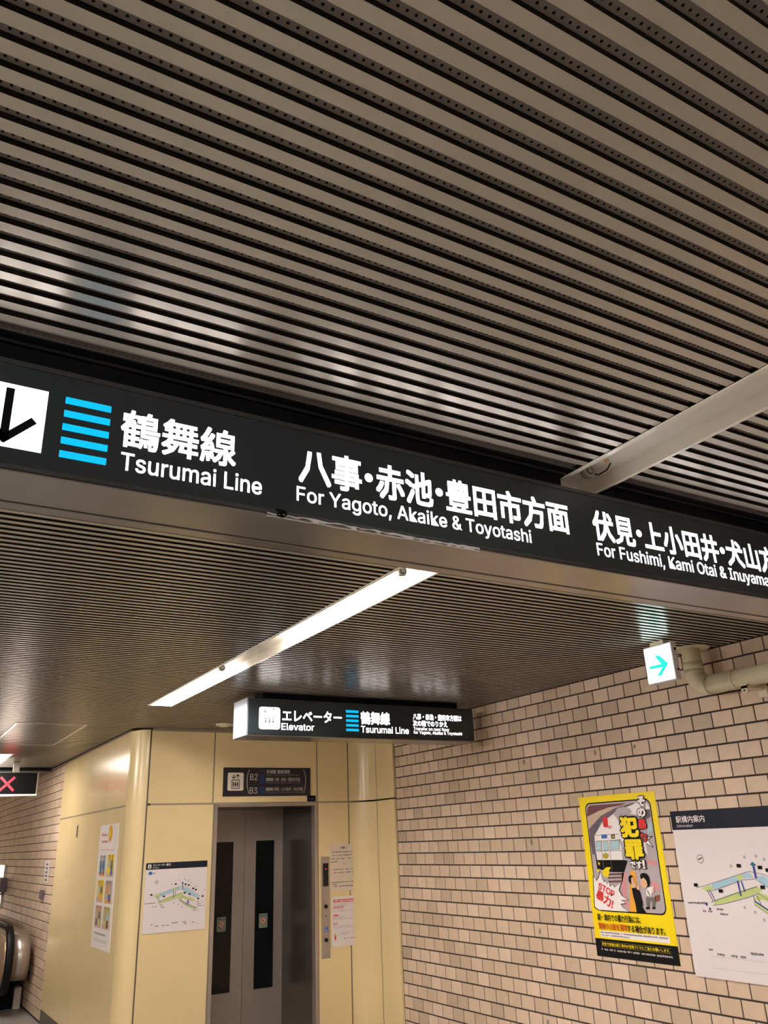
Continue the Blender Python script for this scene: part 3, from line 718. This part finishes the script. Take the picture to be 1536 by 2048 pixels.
# lettering
P = Print('x', XS - 0.002)
def vchar(t, u0, v0, u1, v1, m, bold, edge=0.07, l=15, rot=0.0):
    um, vm = (u0 + u1) / 2, (v0 + v1) / 2
    x0, x1 = sorted((P.px(*c8(u0, vm))[0], P.px(*c8(u1, vm))[0])); z0, z1 = sorted((P.px(*c8(um, v0))[1], P.px(*c8(um, v1))[1]))
    if edge: P.text(t, x0, x1, z0, z1, I['ink'], l, bold + edge, rot)
    P.text(t, x0, x1, z0, z1, m, l + 1, bold, rot)
vchar('そ', 815, 25, 915, 165, I['poster_white'], 0.075); vchar('の', 812, 205, 925, 325, I['poster_white'], 0.075)
vchar('暴', 820, 375, 940, 510, I['red'], 0.05); vchar('力', 838, 575, 945, 700, I['red'], 0.05)
P.build('lettering', po)
vchar('犯', 565, 340, 810, 625, I['yellow'], 0.06, 0.08, 17); vchar('罪', 635, 685, 885, 965, I['yellow'], 0.05, 0.08, 17)
vchar('です', 700, 1005, 880, 1115, I['poster_white'], 0.05, 0.09, 17); vchar('!', 893, 990, 922, 1112, I['poster_white'], 0.02, 0.05, 17)
P.build('lettering', po)
def ptext(t, ul, vl, ur, vr, h, m, bold=0.0, l=15):
    """one line along its baseline from (ul,vl) to (ur,vr) in the poster crop, cap height h metres"""
    a_ = P.px(*c8(ul, vl)); b_ = P.px(*c8(ur, vr)); rot = math.atan2(b_[1] - a_[1], b_[0] - a_[0]); L = math.hypot(b_[0] - a_[0], b_[1] - a_[1])
    mx, my = (a_[0] + b_[0]) / 2 - math.sin(rot) * h / 2, (a_[1] + b_[1]) / 2 + math.cos(rot) * h / 2
    P.text(t, mx - L / 2, mx + L / 2, my - h / 2, my + h / 2, m, l, bold, rot)
ptext('STOP', 215, 1415, 450, 1555, 0.040, I['red'], 0.02); ptext('暴力!', 180, 1555, 425, 1725, 0.062, I['red'], 0.03)
P.build('lettering', po)
def hline(t, pa, pb, za, zb, m, bold=0.0, l=15): P.text(t, pa, pb, za, zb, m, l, bold); P.build('lettering', po)
hline('駅・車内での暴力行為には、', p0 + 0.055, p0 + 0.44, 1.187, 1.228, I['ink'], 0.02)
hline('警察の出動を要請', p0 + 0.055, p0 + 0.315, 1.136, 1.174, mat('ink_orange_red', (200, 80, 20), 0.4), 0.02)
hline('する場合があります。', p0 + 0.318, p0 + 0.635, 1.132, 1.174, I['ink'], 0.02)
P.rect(p0 + 0.055, p1 - 0.055, 1.088, 1.126, I['poster_white'], 2)
P.marks(p0 + 0.06, p1 - 0.065, 1.110, 0.010, I['ink_grey'], 3, 1, 0.9); P.marks(p0 + 0.06, p0 + 0.32, 1.094, 0.009, I['ink_grey'], 3, 2, 0.9); P.build('caption_box', po)
hline('安全で快適な駅と車内の空間づくりにご協力お願いします。', p0 + 0.06, p1 - 0.065, 1.036, 1.055, I['yellow'], 0.012, 3)
P.line([(p0 + 0.05, 1.060), (p1 - 0.055, 1.060)], 0.0012, I['gold'], 3); P.line([(p0 + 0.05, 1.031), (p1 - 0.055, 1.031)], 0.0012, I['gold'], 3)
P.marks(p0 + 0.05, p1 - 0.05, 1.006, 0.013, I['ink_light'], 3, 5, 0.9)
P.build('footer_lines', po)

# ------------------------------------------------------------------ station map artwork (shared by the board and the elevator notice)
c9 = lambda x, y: (270 + x / 9.6, 1710 + y / 9.6)
REF = Print('y', YE - 0.006)
RA, RB = REF.px(*c9(310, 765)), REF.px(*c9(910, 525))
def draw_map(P, A, B, lw=1.0, l=2):
    """A, B: where the left end box and the tower top stand on this sheet"""
    sx = (B[0] - A[0]) / (RB[0] - RA[0]); sz = (B[1] - A[1]) / (RB[1] - RA[1]) if abs(RB[1] - RA[1]) > 1e-6 else sx
    def T(x, y): q = REF.px(*c9(x, y)); return (A[0] + (q[0] - RA[0]) * sx, A[1] + (q[1] - RA[1]) * sz)
    def pl(pts, m, ll): P.poly([T(*q) for q in pts], m, ll)
    def ln(pts, wd, m, ll): P.line([T(*q) for q in pts], wd * lw, m, ll)
    pl([(480, 740), (720, 650), (860, 610), (890, 650), (780, 670), (500, 790), (450, 780)], I['map_blue'], l)
    pl([(900, 640), (980, 630), (1100, 700), (1240, 790), (1200, 815), (1050, 760), (950, 700)], I['map_blue'], l)
    pl([(360, 790), (440, 755), (490, 780), (410, 815)], I['map_green'], l + 1)
    pl([(730, 640), (780, 625), (800, 660), (740, 690)], I['map_green'], l + 1)
    pl([(440, 930), (480, 880), (700, 790), (900, 720), (940, 750), (800, 820), (560, 900)], I['map_green'], l)
    pl([(840, 850), (900, 770), (1010, 800), (1140, 850), (1130, 880), (1010, 850), (920, 830)], I['map_green'], l)
    pl([(830, 860), (900, 880), (1060, 960), (1190, 1010), (1150, 1040), (1000, 980), (850, 890)], I['map_green'], l)
    ln([(310, 790), (410, 760), (720, 650), (860, 600), (1000, 620), (1100, 680), (1250, 790)], 0.002, I['map_line'], l + 2)
    ln([(410, 815), (500, 790), (780, 680), (900, 660), (960, 700), (1060, 765), (1200, 815)], 0.002, I['map_line'], l + 2)
    ln([(430, 905), (700, 800), (900, 725)], 0.003, I['map_line'], l + 2); ln([(440, 935), (560, 905), (800, 825), (900, 780), (1010, 850), (1140, 880)], 0.002, I['map_line'], l + 2)
    ln([(415, 800), (455, 895)], 0.004, I['map_line'], l + 3); ln([(440, 795), (480, 895)], 0.004, I['map_line'], l + 3)
    ln([(735, 690), (735, 820)], 0.006, I['map_navy'], l + 3); ln([(770, 690), (780, 780)], 0.005, I['map_navy'], l + 3)
    ln([(912, 540), (910, 655)], 0.008, I['map_navy'], l + 3); pl([(885, 540), (912, 515), (940, 540), (912, 555)], I['map_teal'], l + 4)
    ln([(850, 800), (850, 860)], 0.003, I['map_line'], l + 3); ln([(880, 800), (900, 870)], 0.003, I['map_line'], l + 3)
    ln([(850, 850), (1000, 940), (1190, 1015)], 0.005, I['map_navy'], l + 3); ln([(840, 880), (1000, 980), (1150, 1040)], 0.002, I['map_line'], l + 3)
    ln([(1000, 860), (1040, 930)], 0.007, I['map_navy'], l + 4); ln([(1030, 870), (980, 950)], 0.007, I['map_navy'], l + 4)
    for x, y in ((310, 765), (552, 795), (780, 558), (968, 560), (1030, 577), (1115, 640), (1165, 665), (1295, 787), (1208, 835), (950, 725), (1045, 750)):
        q = T(x, y); P.rect(q[0] - 0.009 * sx, q[0] + 0.009 * sx, q[1] - 0.006 * sx, q[1] + 0.006 * sx, I['ink'], l + 5)
    q = T(415, 520)
    for rr_, mm, ll in ((0.016, I['ink_grey'], l + 1), (0.0135, I['white'], l + 1.5)): P.disc(q[0], q[1], rr_ * sx, mm, ll)
    P.line([(q[0] - 0.010 * sx, q[1] - 0.003 * sx), (q[0] + 0.010 * sx, q[1] + 0.004 * sx)], 0.004 * sx, I['ink'], l + 2)
    for x, y in ((705, 565), (955, 465), (1075, 530), (1170, 600), (1330, 660), (745, 915), (830, 945), (895, 1000), (850, 480), (1020, 490)):
        q = T(x, y); P.disc(q[0], q[1], 0.006 * sx, I['ink_light'], l + 1, 10)
    for x, y, n in ((180, 940, 9), (325, 1000, 4), (470, 965, 3), (480, 1005, 4), (1175, 895, 2), (1190, 940, 3), (1190, 975, 6), (1115, 1065, 5)):
        q = T(x, y); P.marks(q[0], q[0] + n * 0.011 * sx, q[1] - 0.003 * sx, 0.008 * sx, I['ink_grey'], l + 1, x)
    for x, y, n in ((300, 1340, 2), (375, 1370, 3), (510, 1360, 6), (700, 1305, 5), (910, 1285, 4), (940, 1320, 2), (1060, 1290, 4), (1190, 1315, 1)):
        q = T(x, y); P.marks(q[0], q[0] + n * 0.011 * sx, q[1] - 0.004 * sx, 0.009 * sx, I['ink_grey'], l + 1, x)
    return T
bo, P = sheet('information_board', 'x', XS, -3.838, -2.55, 0.930, 1.848, 0.014, M['white'], 'white station map board with dark heading bar on the tiled wall', 'board', M['board_edge'])
P.rect(-3.838, -2.55, 1.738, 1.848, M['navy'], 1); P.build('heading_bar', bo)
c6 = lambda x, y: (1340 + x / 5.536, 1610 + y / 5.536)
T = draw_map(P, P.px(*c6(290, 885)), P.px(*c6(915, 640)), 1.6)
z0_ = 1.02; P.line([(-3.70, 1.045), (-2.75, 1.045), (-2.75, 0.985), (-3.70, 0.985), (-3.70, 1.045)], 0.0015, M['ink_light'], 2)
P.disc(*P.px(*c6(408, 1100)), 0.008, M['map_navy'], 3, 8); P.disc(*P.px(*c6(445, 1150)), 0.008, M['map_navy'], 3, 8)
P.build('map_drawing', bo)
P = Print('x', XS - 0.014)
a0, a1 = P.px(*c6(72, 200)), P.px(*c6(375, 120)); P.text('駅構内案内', a0[0], a1[0], 1.778, 1.818, M['white'], 2, 0.012); P.build('lettering', bo)
a0, a1 = P.px(*c6(78, 245)), P.px(*c6(252, 225)); P.text('Information', a0[0], a1[0], 1.7525, 1.769, M['white'], 2, 0.0)
P.build('lettering', bo)

# ------------------------------------------------------------------ elevator wall: sign plate, notices, call panel
fl_, P = sheet('floor_guide_sign', 'y', YE - 0.0003, 2.824, 3.736, 2.186, 2.448, 0.008, M['navy'], 'dark plate listing floors B2 and B3 above the elevator door', 'sign')
s5 = lambda x, y: P.px(440 + x / 7.68, 1530 + y / 7.68)
def R5(x0, y0, x1, y1):
    a_ = s5(x0, y1); b_ = s5(x1, y0); return a_[0], b_[0], a_[1], b_[1]
dk = mat('plate_dark', (38, 34, 40), 0.4); r_ = (2.824, 3.736, 2.186, 2.448); P.rect(*r_, dk, 0.5)
P.rrect(*R5(112, 118, 365, 395), 0.014, M['picto'], 1)
P.line([s5(210, 145), s5(210, 205)], 0.008, M['ink'], 2); P.line([s5(180, 175), s5(210, 210), s5(240, 178)], 0.007, M['ink'], 2)
P.line([s5(270, 210), s5(272, 150)], 0.008, M['ink'], 2); P.line([s5(242, 178), s5(272, 145), s5(302, 178)], 0.007, M['ink'], 2)
a_ = R5(175, 225, 303, 368); P.rect(*a_, M['ink'], 2); a_ = R5(186, 237, 293, 357); P.rect(*a_, M['picto'], 3)
for x in (208, 238, 268): P.disc(*s5(x, 272), 0.0065, M['ink'], 4, 10); P.rect(*R5(x - 10, 282, x + 10, 315), M['ink'], 4); P.rect(*R5(x - 6, 315, x + 6, 342), M['ink'], 4)
P.build('elevator_pictogram', fl_)
P.line([s5(455, 72), s5(428, 130), s5(415, 230), s5(418, 340), s5(445, 440)], 0.006, M['grey_text'], 1)
P.line([s5(1285, 72), s5(1308, 150), s5(1316, 250), s5(1306, 350), s5(1282, 435)], 0.006, M['grey_text'], 1)
P.build('bracket_lines', fl_)
P.text('B2', *R5(460, 135, 580, 232), M['grey_text'], 1, 0.004); P.build('lettering', fl_); P.text('B3', *R5(455, 345, 575, 442), M['grey_text'], 1, 0.004); P.build('lettering', fl_)
q = s5(645, 118); P.disc(*q, 0.034, mat('plate_violet', (60, 52, 78), 0.4), 1); P.disc(*q, 0.020, dk, 2)
P.disc(*s5(645, 235), 0.036, M['blue_dim'], 1); P.disc(*s5(645, 388), 0.036, M['blue_dim'], 1); P.build('line_marks', fl_)
G_ = M['grey_text']; G2 = mat('sign_faint_text', (128, 122, 122), 0.4)
P.text('名城線 連絡通路', *R5(712, 75, 1075, 132), G_, 1, 0.015); P.build('lettering', fl_); P.text('Meijo Line Connecting Passage', *R5(710, 142, 1222, 172), G2, 1, 0.0); P.build('lettering', fl_)
P.text('鶴舞線 八事・赤池・豊田市方面', *R5(708, 195, 1228, 248), G_, 1, 0.015); P.build('lettering', fl_); P.text('Tsurumai Line for Yagoto, Akaike & Toyotashi', *R5(708, 256, 1235, 290), G2, 1, 0.0); P.build('lettering', fl_)
P.text('鶴舞線 伏見・上小田井・犬山方面', *R5(705, 342, 1270, 398), G_, 1, 0.015); P.build('lettering', fl_); P.text('Tsurumai Line for Fushimi, Kami Otai & Inuyama', *R5(708, 405, 1275, 440), G2, 1, 0.0); P.build('lettering', fl_)
tg, P = sheet('small_tag', 'y', YE - 0.0003, 3.704, 3.795, 2.132, 2.186, 0.004, M['black'], 'tiny black tag at the top right corner of the elevator door', 'tag')
P.marks(3.718, 3.782, 2.148, 0.020, M['blue_dim'], 1, 9, 1); P.build('printed_marks', tg)

mp_, P = sheet('map_notice', 'y', YE - 0.0003, 2.144, 2.700, 1.081, 1.638, 0.006, M['white'], 'small white elevator map notice on the cream wall left of the door', 'notice')
P.rect(2.144, 2.700, 1.584, 1.638, M['navy'], 1); P.build('heading_bar', mp_)
draw_map(P, RA, RB, 0.8)
m9 = lambda x, y: P.px(*c9(x, y))
a_, b_ = m9(245, 262), m9(318, 182); P.rrect(a_[0], b_[0], a_[1], b_[1], 0.004, M['picto'], 2); P.rect(a_[0] + .010, b_[0] - .010, a_[1] + .005, b_[1] - .012, M['ink_grey'], 3)
a_, b_ = m9(262, 385), m9(328, 320); P.rect(a_[0], b_[0], a_[1], b_[1], M['blue'], 2); P.marks(b_[0] + 0.006, b_[0] + 0.028, a_[1] + 0.005, 0.012, M['ink_grey'], 2, 4, 1)
P.build('map_drawing', mp_)
P = Print('y', YE - 0.0063)
a_, b_ = m9(345, 225), m9(685, 178); P.text('エレベーター案内', a_[0], b_[0], 1.609, 1.630, M['white'], 2, 0.012); P.build('lettering', mp_)
a_, b_ = m9(345, 260), m9(460, 235); P.text('Elevator', a_[0], b_[0], 1.592, 1.604, M['white'], 2, 0.0)
P.build('lettering', mp_)

n1, P = sheet('paper_notice', 'y', YE - 0.0003, 3.949, 4.258, 1.305, 1.728, 0.002, M['paper'], 'beige notice sheet with black text, upper one right of the elevator buttons', 'notice')
P.text('お願い', 4.062, 4.138, 1.683, 1.702, M['ink'], 1, 0.01)
for (a_, b_, z, sd_) in ((3.965, 4.235, 1.650, 1), (3.965, 4.19, 1.620, 2), (3.965, 4.235, 1.590, 3), (3.955, 4.04, 1.562, 4), (4.098, 4.108, 1.540, 5), (3.99, 4.21, 1.492, 6), (3.99, 4.21, 1.464, 7), (4.19, 4.225, 1.442, 8), (3.965, 4.235, 1.378, 9), (3.965, 4.02, 1.360, 10), (3.99, 4.235, 1.342, 11)):
    P.marks(a_, b_, z, 0.011, M['ink_grey'], 1, sd_, 0.85)
P.build('printed_text', n1)
n2, P = sheet('paper_notice', 'y', YE - 0.0003, 3.961, 4.272, 0.825, 1.257, 0.002, M['white'], 'white notice sheet with red headings, lower one right of the elevator buttons', 'notice')
P.rect(3.977, 4.245, 1.205, 1.230, M['red'], 1); P.marks(3.985, 4.24, 1.210, 0.015, M['white'], 2, 1, 0.9)
for z, wd in ((1.155, 0.11), (1.085, 0.055), (1.012, 0.045)): P.rect(3.977, 3.977 + wd, z, z + 0.015, M['red'], 1); P.marks(3.983, 3.972 + wd, z + 0.003, 0.009, M['white'], 2, int(z * 100), 0.9)
for z, wd in ((1.185, 0.23), (1.173, 0.14), (1.140, 0.12), (1.125, 0.24), (1.070, 0.12), (1.055, 0.24), (0.995, 0.22), (0.982, 0.24), (0.935, 0.19), (0.922, 0.14)): P.marks(3.98 + (0.045 if z < 0.95 else 0), 3.98 + wd + (0.03 if z < 0.95 else 0), z, 0.007, M['ink_light'], 1, int(z * 1000), 0.85)
P.line([(3.975, 1.165), (4.248, 1.165), (4.248, 0.955), (3.975, 0.955), (3.975, 1.165)], 0.0012, M['ink_light'], 1)
P.disc(3.995, 0.925, 0.010, M['gold'], 2, 12); P.poly([(3.985, 0.915), (4.005, 0.915), (4.000, 0.880), (3.990, 0.880)], M['red'], 2)
P.marks(4.09, 4.14, 0.885, 0.009, M['ink_grey'], 1, 77); P.marks(4.16, 4.24, 0.885, 0.009, M['ink_grey'], 1, 78)
P.build('printed_text', n2)
for (x, z) in ((3.964, 1.253), (4.269, 1.253), (3.964, 0.829), (4.269, 0.829)): MB().cyl((x, YE - 0.0023, z), (x, YE - 0.0045, z), 0.004, M['tan'], 10).build('pin', n2)

cp = empty('call_panel', (3.894, YE, 0.738), 'narrow steel elevator button panel right of the door', 'panel')
box('plate', cp, 3.850, 3.940, YE - 0.006, YE - 0.0002, 0.738, 1.619, M['steel'])
box('display', cp, 3.868, 3.925, YE - 0.010, YE - 0.006, 1.355, 1.560, M['black_gloss'])
box('floor_indicator', cp, 3.888, 3.908, YE - 0.0105, YE - 0.010, 1.505, 1.511, M['glow_red'])
for z in (1.178, 0.892): MB().cyl((3.896, YE - 0.006, z), (3.896, YE - 0.016, z), 0.018, M['black_gloss'], 24).build('button', cp)
MB().cyl((3.896, YE - 0.006, 1.094), (3.896, YE - 0.009, 1.094), 0.006, M['sign_dark'], 16).build('keyhole', cp)
P = Print('y', YE - 0.006); P.rect(3.878, 3.917, 0.962, 1.002, M['blue'], 0.5)
P.disc(3.894, 0.996, 0.004, M['white'], 1, 10); P.line([(3.894, 0.990), (3.894, 0.979), (3.904, 0.979), (3.909, 0.968)], 0.003, M['white'], 1); P.disc(3.893, 0.973, 0.008, M['white'], 1, 12); P.disc(3.893, 0.973, 0.0055, M['blue'], 1.5, 12)
P.build('wheelchair_symbol', cp)

# ------------------------------------------------------------------ side wall: tall poster, slot plate
ps, P = sheet('poster', 'x', XP - 0.0003, -8.855, -8.135, 0.928, 1.985, 0.003, M['poster_white'], 'white poster of six colourful pictures on the cream side wall', 'poster')
a0, a1 = -8.855, -8.135; H0, H1 = 0.928, 1.985; Wd = a1 - a0; Hh = H1 - H0
def F(x, y): return (a0 + Wd * x, H1 - Hh * y)
P.disc(*F(0.60, 0.075), 0.075, M['orange'], 1); P.disc(*F(0.58, 0.08), 0.035, M['yellow'], 2)
P.marks(F(0.12, 0)[0], F(0.42, 0)[0], F(0, 0.10)[1], 0.035, M['pink'], 1, 1, 1); P.marks(F(0.12, 0)[0], F(0.5, 0)[0], F(0, 0.155)[1], 0.03, M['pink'], 1, 2, 1)
P.marks(F(0.14, 0)[0], F(0.85, 0)[0], F(0, 0.215)[1], 0.008, M['pink'], 1, 3, 0.9)
rr = random.Random(11)
pal = [M[k] for k in ('violet', 'orange', 'sky', 'yellow', 'pink', 'brown', 'map_green', 'ink_grey', 'blue', 'tan', 'maroon', 'skin')]
pics = [(0.10, 0.255, 0.46, 0.43), (0.54, 0.25, 0.90, 0.43), (0.10, 0.46, 0.46, 0.64), (0.54, 0.46, 0.90, 0.64), (0.10, 0.665, 0.46, 0.84), (0.54, 0.665, 0.90, 0.84)]
bgs = [M['sky'], M['yellow'], M['yellow'], M['ink_light'], M['tan'], M['map_green']]
P.build('heading_print', ps)
for i, (x0, y0, x1, y1) in enumerate(pics):
    if i: P.build('picture', ps)
    A_, B_ = F(x0, y1), F(x1, y0); P.rect(A_[0], B_[0], A_[1], B_[1], bgs[i], 1)
    P.rect(A_[0], B_[0], A_[1], A_[1] + (B_[1] - A_[1]) * 0.22, rr.choice((M['ink_light'], M['orange'], M['tan'])), 1.5)
    for k in range(2):                                    # two standing figures: legs, coat, head, hair
        cx = A_[0] + (B_[0] - A_[0]) * (0.3 + 0.4 * k); h = B_[1] - A_[1]; ww = (B_[0] - A_[0]) * 0.13
        P.poly([(cx - ww, A_[1] + h * .08), (cx + ww, A_[1] + h * .08), (cx + ww * .9, A_[1] + h * .45), (cx - ww * .9, A_[1] + h * .45)], rr.choice(pal), 2)
        P.poly([(cx - ww * 1.3, A_[1] + h * .40), (cx + ww * 1.3, A_[1] + h * .40), (cx + ww, A_[1] + h * .75), (cx - ww, A_[1] + h * .75)], rr.choice(pal), 3)
        P.disc(cx, A_[1] + h * .84, ww * 0.8, M['brown'], 3.5, 12); P.disc(cx, A_[1] + h * .81, ww * 0.62, M['skin'], 4, 12)
P.build('picture', ps)
P.marks(F(0.14, 0)[0], F(0.75, 0)[0], F(0, 0.895)[1], 0.022, M['ink_light'], 1, 6, 0.95); P.marks(F(0.16, 0)[0], F(0.82, 0)[0], F(0, 0.93)[1], 0.008, M['ink_light'], 1, 7, 0.95); P.marks(F(0.16, 0)[0], F(0.82, 0)[0], F(0, 0.945)[1], 0.008, M['ink_light'], 1, 8, 0.95)
P.build('footer_lines', ps)
sp = empty('slot_plate', (XP - 0.003, 9.95, 1.90), 'narrow grey slot plate high on the cream side wall', 'plate')
box('plate', sp, XP - 0.006, XP - 0.0003, 9.925, 9.985, 1.895, 2.030, M['ink_light']); box('slot', sp, XP - 0.008, XP - 0.006, 9.935, 9.975, 1.905, 2.020, M['steel_dark'])

# ------------------------------------------------------------------ far left: display, wall stickers, light box, escalator
ld = empty('led_display', (1.3, 11.02, 2.40), 'hanging black display showing a red cross at the far left', 'sign')
b = MB(); b.box(0.86, 1.655, 11.0, 11.10, 2.415, 2.655, M['black'], bev=0.004); b.build('housing', ld)
b = MB(); b.box(0.85, 1.668, 10.99, 11.11, 2.398, 2.416, M['tray']); b.box(1.655, 1.668, 10.99, 11.11, 2.416, 2.66, M['steel']); b.box(0.85, 1.655, 10.99, 11.11, 2.655, 2.664, M['sign_dark']); b.build('frame', ld)
for x in (1.10, 1.38): box('hanger', ld, x, x + 0.07, 11.03, 11.07, 2.664, HC, M['steel'])
P = Print('y', 11.0)
P.line([(1.252, 2.608), (1.405, 2.455)], 0.026, M['glow_red'], 1); P.line([(1.252, 2.455), (1.405, 2.608)], 0.026, M['glow_red'], 2); P.build('cross_symbol', ld)

st = empty('wall_sign', (XP, 11.6, 1.40), 'narrow white strip sign on the tiled wall beside the cream panels', 'sign')
box('plate', st, XP - 0.004, XP - 0.0003, 11.44, 11.70, 1.42, 1.665, M['white'])
P = Print('x', XP - 0.004); 
for k in range(5): P.rect(-11.62, -11.50, 1.44 + k * 0.044, 1.46 + k * 0.044, M['blue_dim'], 1)
P.build('printed_marks', st)
tag(box('switch_box', None, XP - 0.03, XP - 0.0003, 11.56, 11.76, 1.235, 1.335, M['violet'], bev=0.004), 'dark square box on the tiled wall below the white strip sign', 'box')
tag(box('socket_plate', None, XP - 0.012, XP - 0.0003, 11.90, 12.06, 0.33, 0.43, M['violet'], bev=0.003), 'small dark plate low on the tiled wall behind the escalator end', 'plate')
lb = empty('light_box', (XP, 16.3, 1.0), 'glaring lit panel on the tiled wall at the far left edge', 'light')
box('frame', lb, XP - 0.03, XP - 0.0003, 15.15, 18.5, 0.98, 1.62, M['steel']); box('lit_face', lb, XP - 0.034, XP - 0.03, 15.17, 18.48, 1.0, 1.60, M['light_box'])
bk = empty('wall_bracket', (XP, 14.9, 1.35), 'grey wall lamp bracket in front of the glaring panel', 'bracket')
b = MB(); b.box(XP - 0.10, XP - 0.0003, 14.85, 14.95, 1.22, 1.42, M['violet'], bev=0.01); b.build('body', bk)
for z in (1.20, 1.42): MB().cyl((XP - 0.13, 14.9, z), (XP - 0.02, 14.9, z), 0.018, M['steel'], 12).build('arm', bk)

es = empty('escalator', (1.5, 12.5, 0), 'escalator end with black handrail beside the tiled wall, cut by the left edge', 'escalator')
def stadium(yc, zc, r, yend, n=14):
    pts = [(yc - r * math.cos(a), zc + r * math.sin(a)) for a in [math.radians(90 - 180 * k / n) for k in range(n + 1)]]
    return [(yend, zc + r)] + pts + [(yend, zc - r)]
b = MB(); b.extrude(stadium(11.92, 0.60, 0.255, 18.0), 0, 1.715, 1.905, M['steel'], True); b.build('outer_cladding', es)
b = MB(); b.extrude(stadium(11.93, 0.58, 0.32, 18.0), 0, 1.632, 1.700, M['steel'], True); b.build('balustrade', es)
b = MB(); b.extrude(stadium(11.96, 0.58, 0.255, 18.0), 0, 1.626, 1.632, M['warm_reflection']); b.build('inner_panel', es)
pts = [(1.666, y, z) for y, z in stadium(11.95, 0.58, 0.352, 18.0, 22)]
b = MB(); vs = []; prof = [(-0.043, -0.012), (-0.043, 0.018), (-0.030, 0.030), (0.030, 0.030), (0.043, 0.018), (0.043, -0.012)]
path = [Vector(p) for p in pts]; n = len(prof)
for i, p in enumerate(path):
    t = (path[min(i + 1, len(path) - 1)] - path[max(i - 1, 0)]).normalized(); nr = Vector((1, 0, 0)).cross(t).normalized()
    if nr.dot(p - Vector((1.666, max(p.y, 11.95) + 0.01 if p.y > 11.95 else 11.95, 0.58))) < 0: nr = -nr
    vs += [p + Vector((a_, 0, 0)) + nr * b_ for a_, b_ in prof]
b.add(vs, [[i * n + k, i * n + (k + 1) % n, (i + 1) * n + (k + 1) % n, (i + 1) * n + k] for i in range(len(path) - 1) for k in range(n)], M['rubber'], True)
b.build('handrail', es)
b = MB(); b.box(1.10, 1.715, 12.25, 18.0, 0, 0.24, M['black']); b.box(1.715, 1.86, 12.32, 18.0, 0, 0.34, M['black']); b.build('base', es)
b = MB(); b.box(0.50, 1.62, 12.9, 18.0, 0.0, 0.02, M['steel']); b.build('landing_plate', es)
tag(box('cable_box', None, 1.865, 1.945, 12.25, 12.42, 0.0, 0.23, mat('cable_box_grey', (205, 195, 190), 0.5), bev=0.004), 'small pale box on the floor between escalator and wall', 'box')
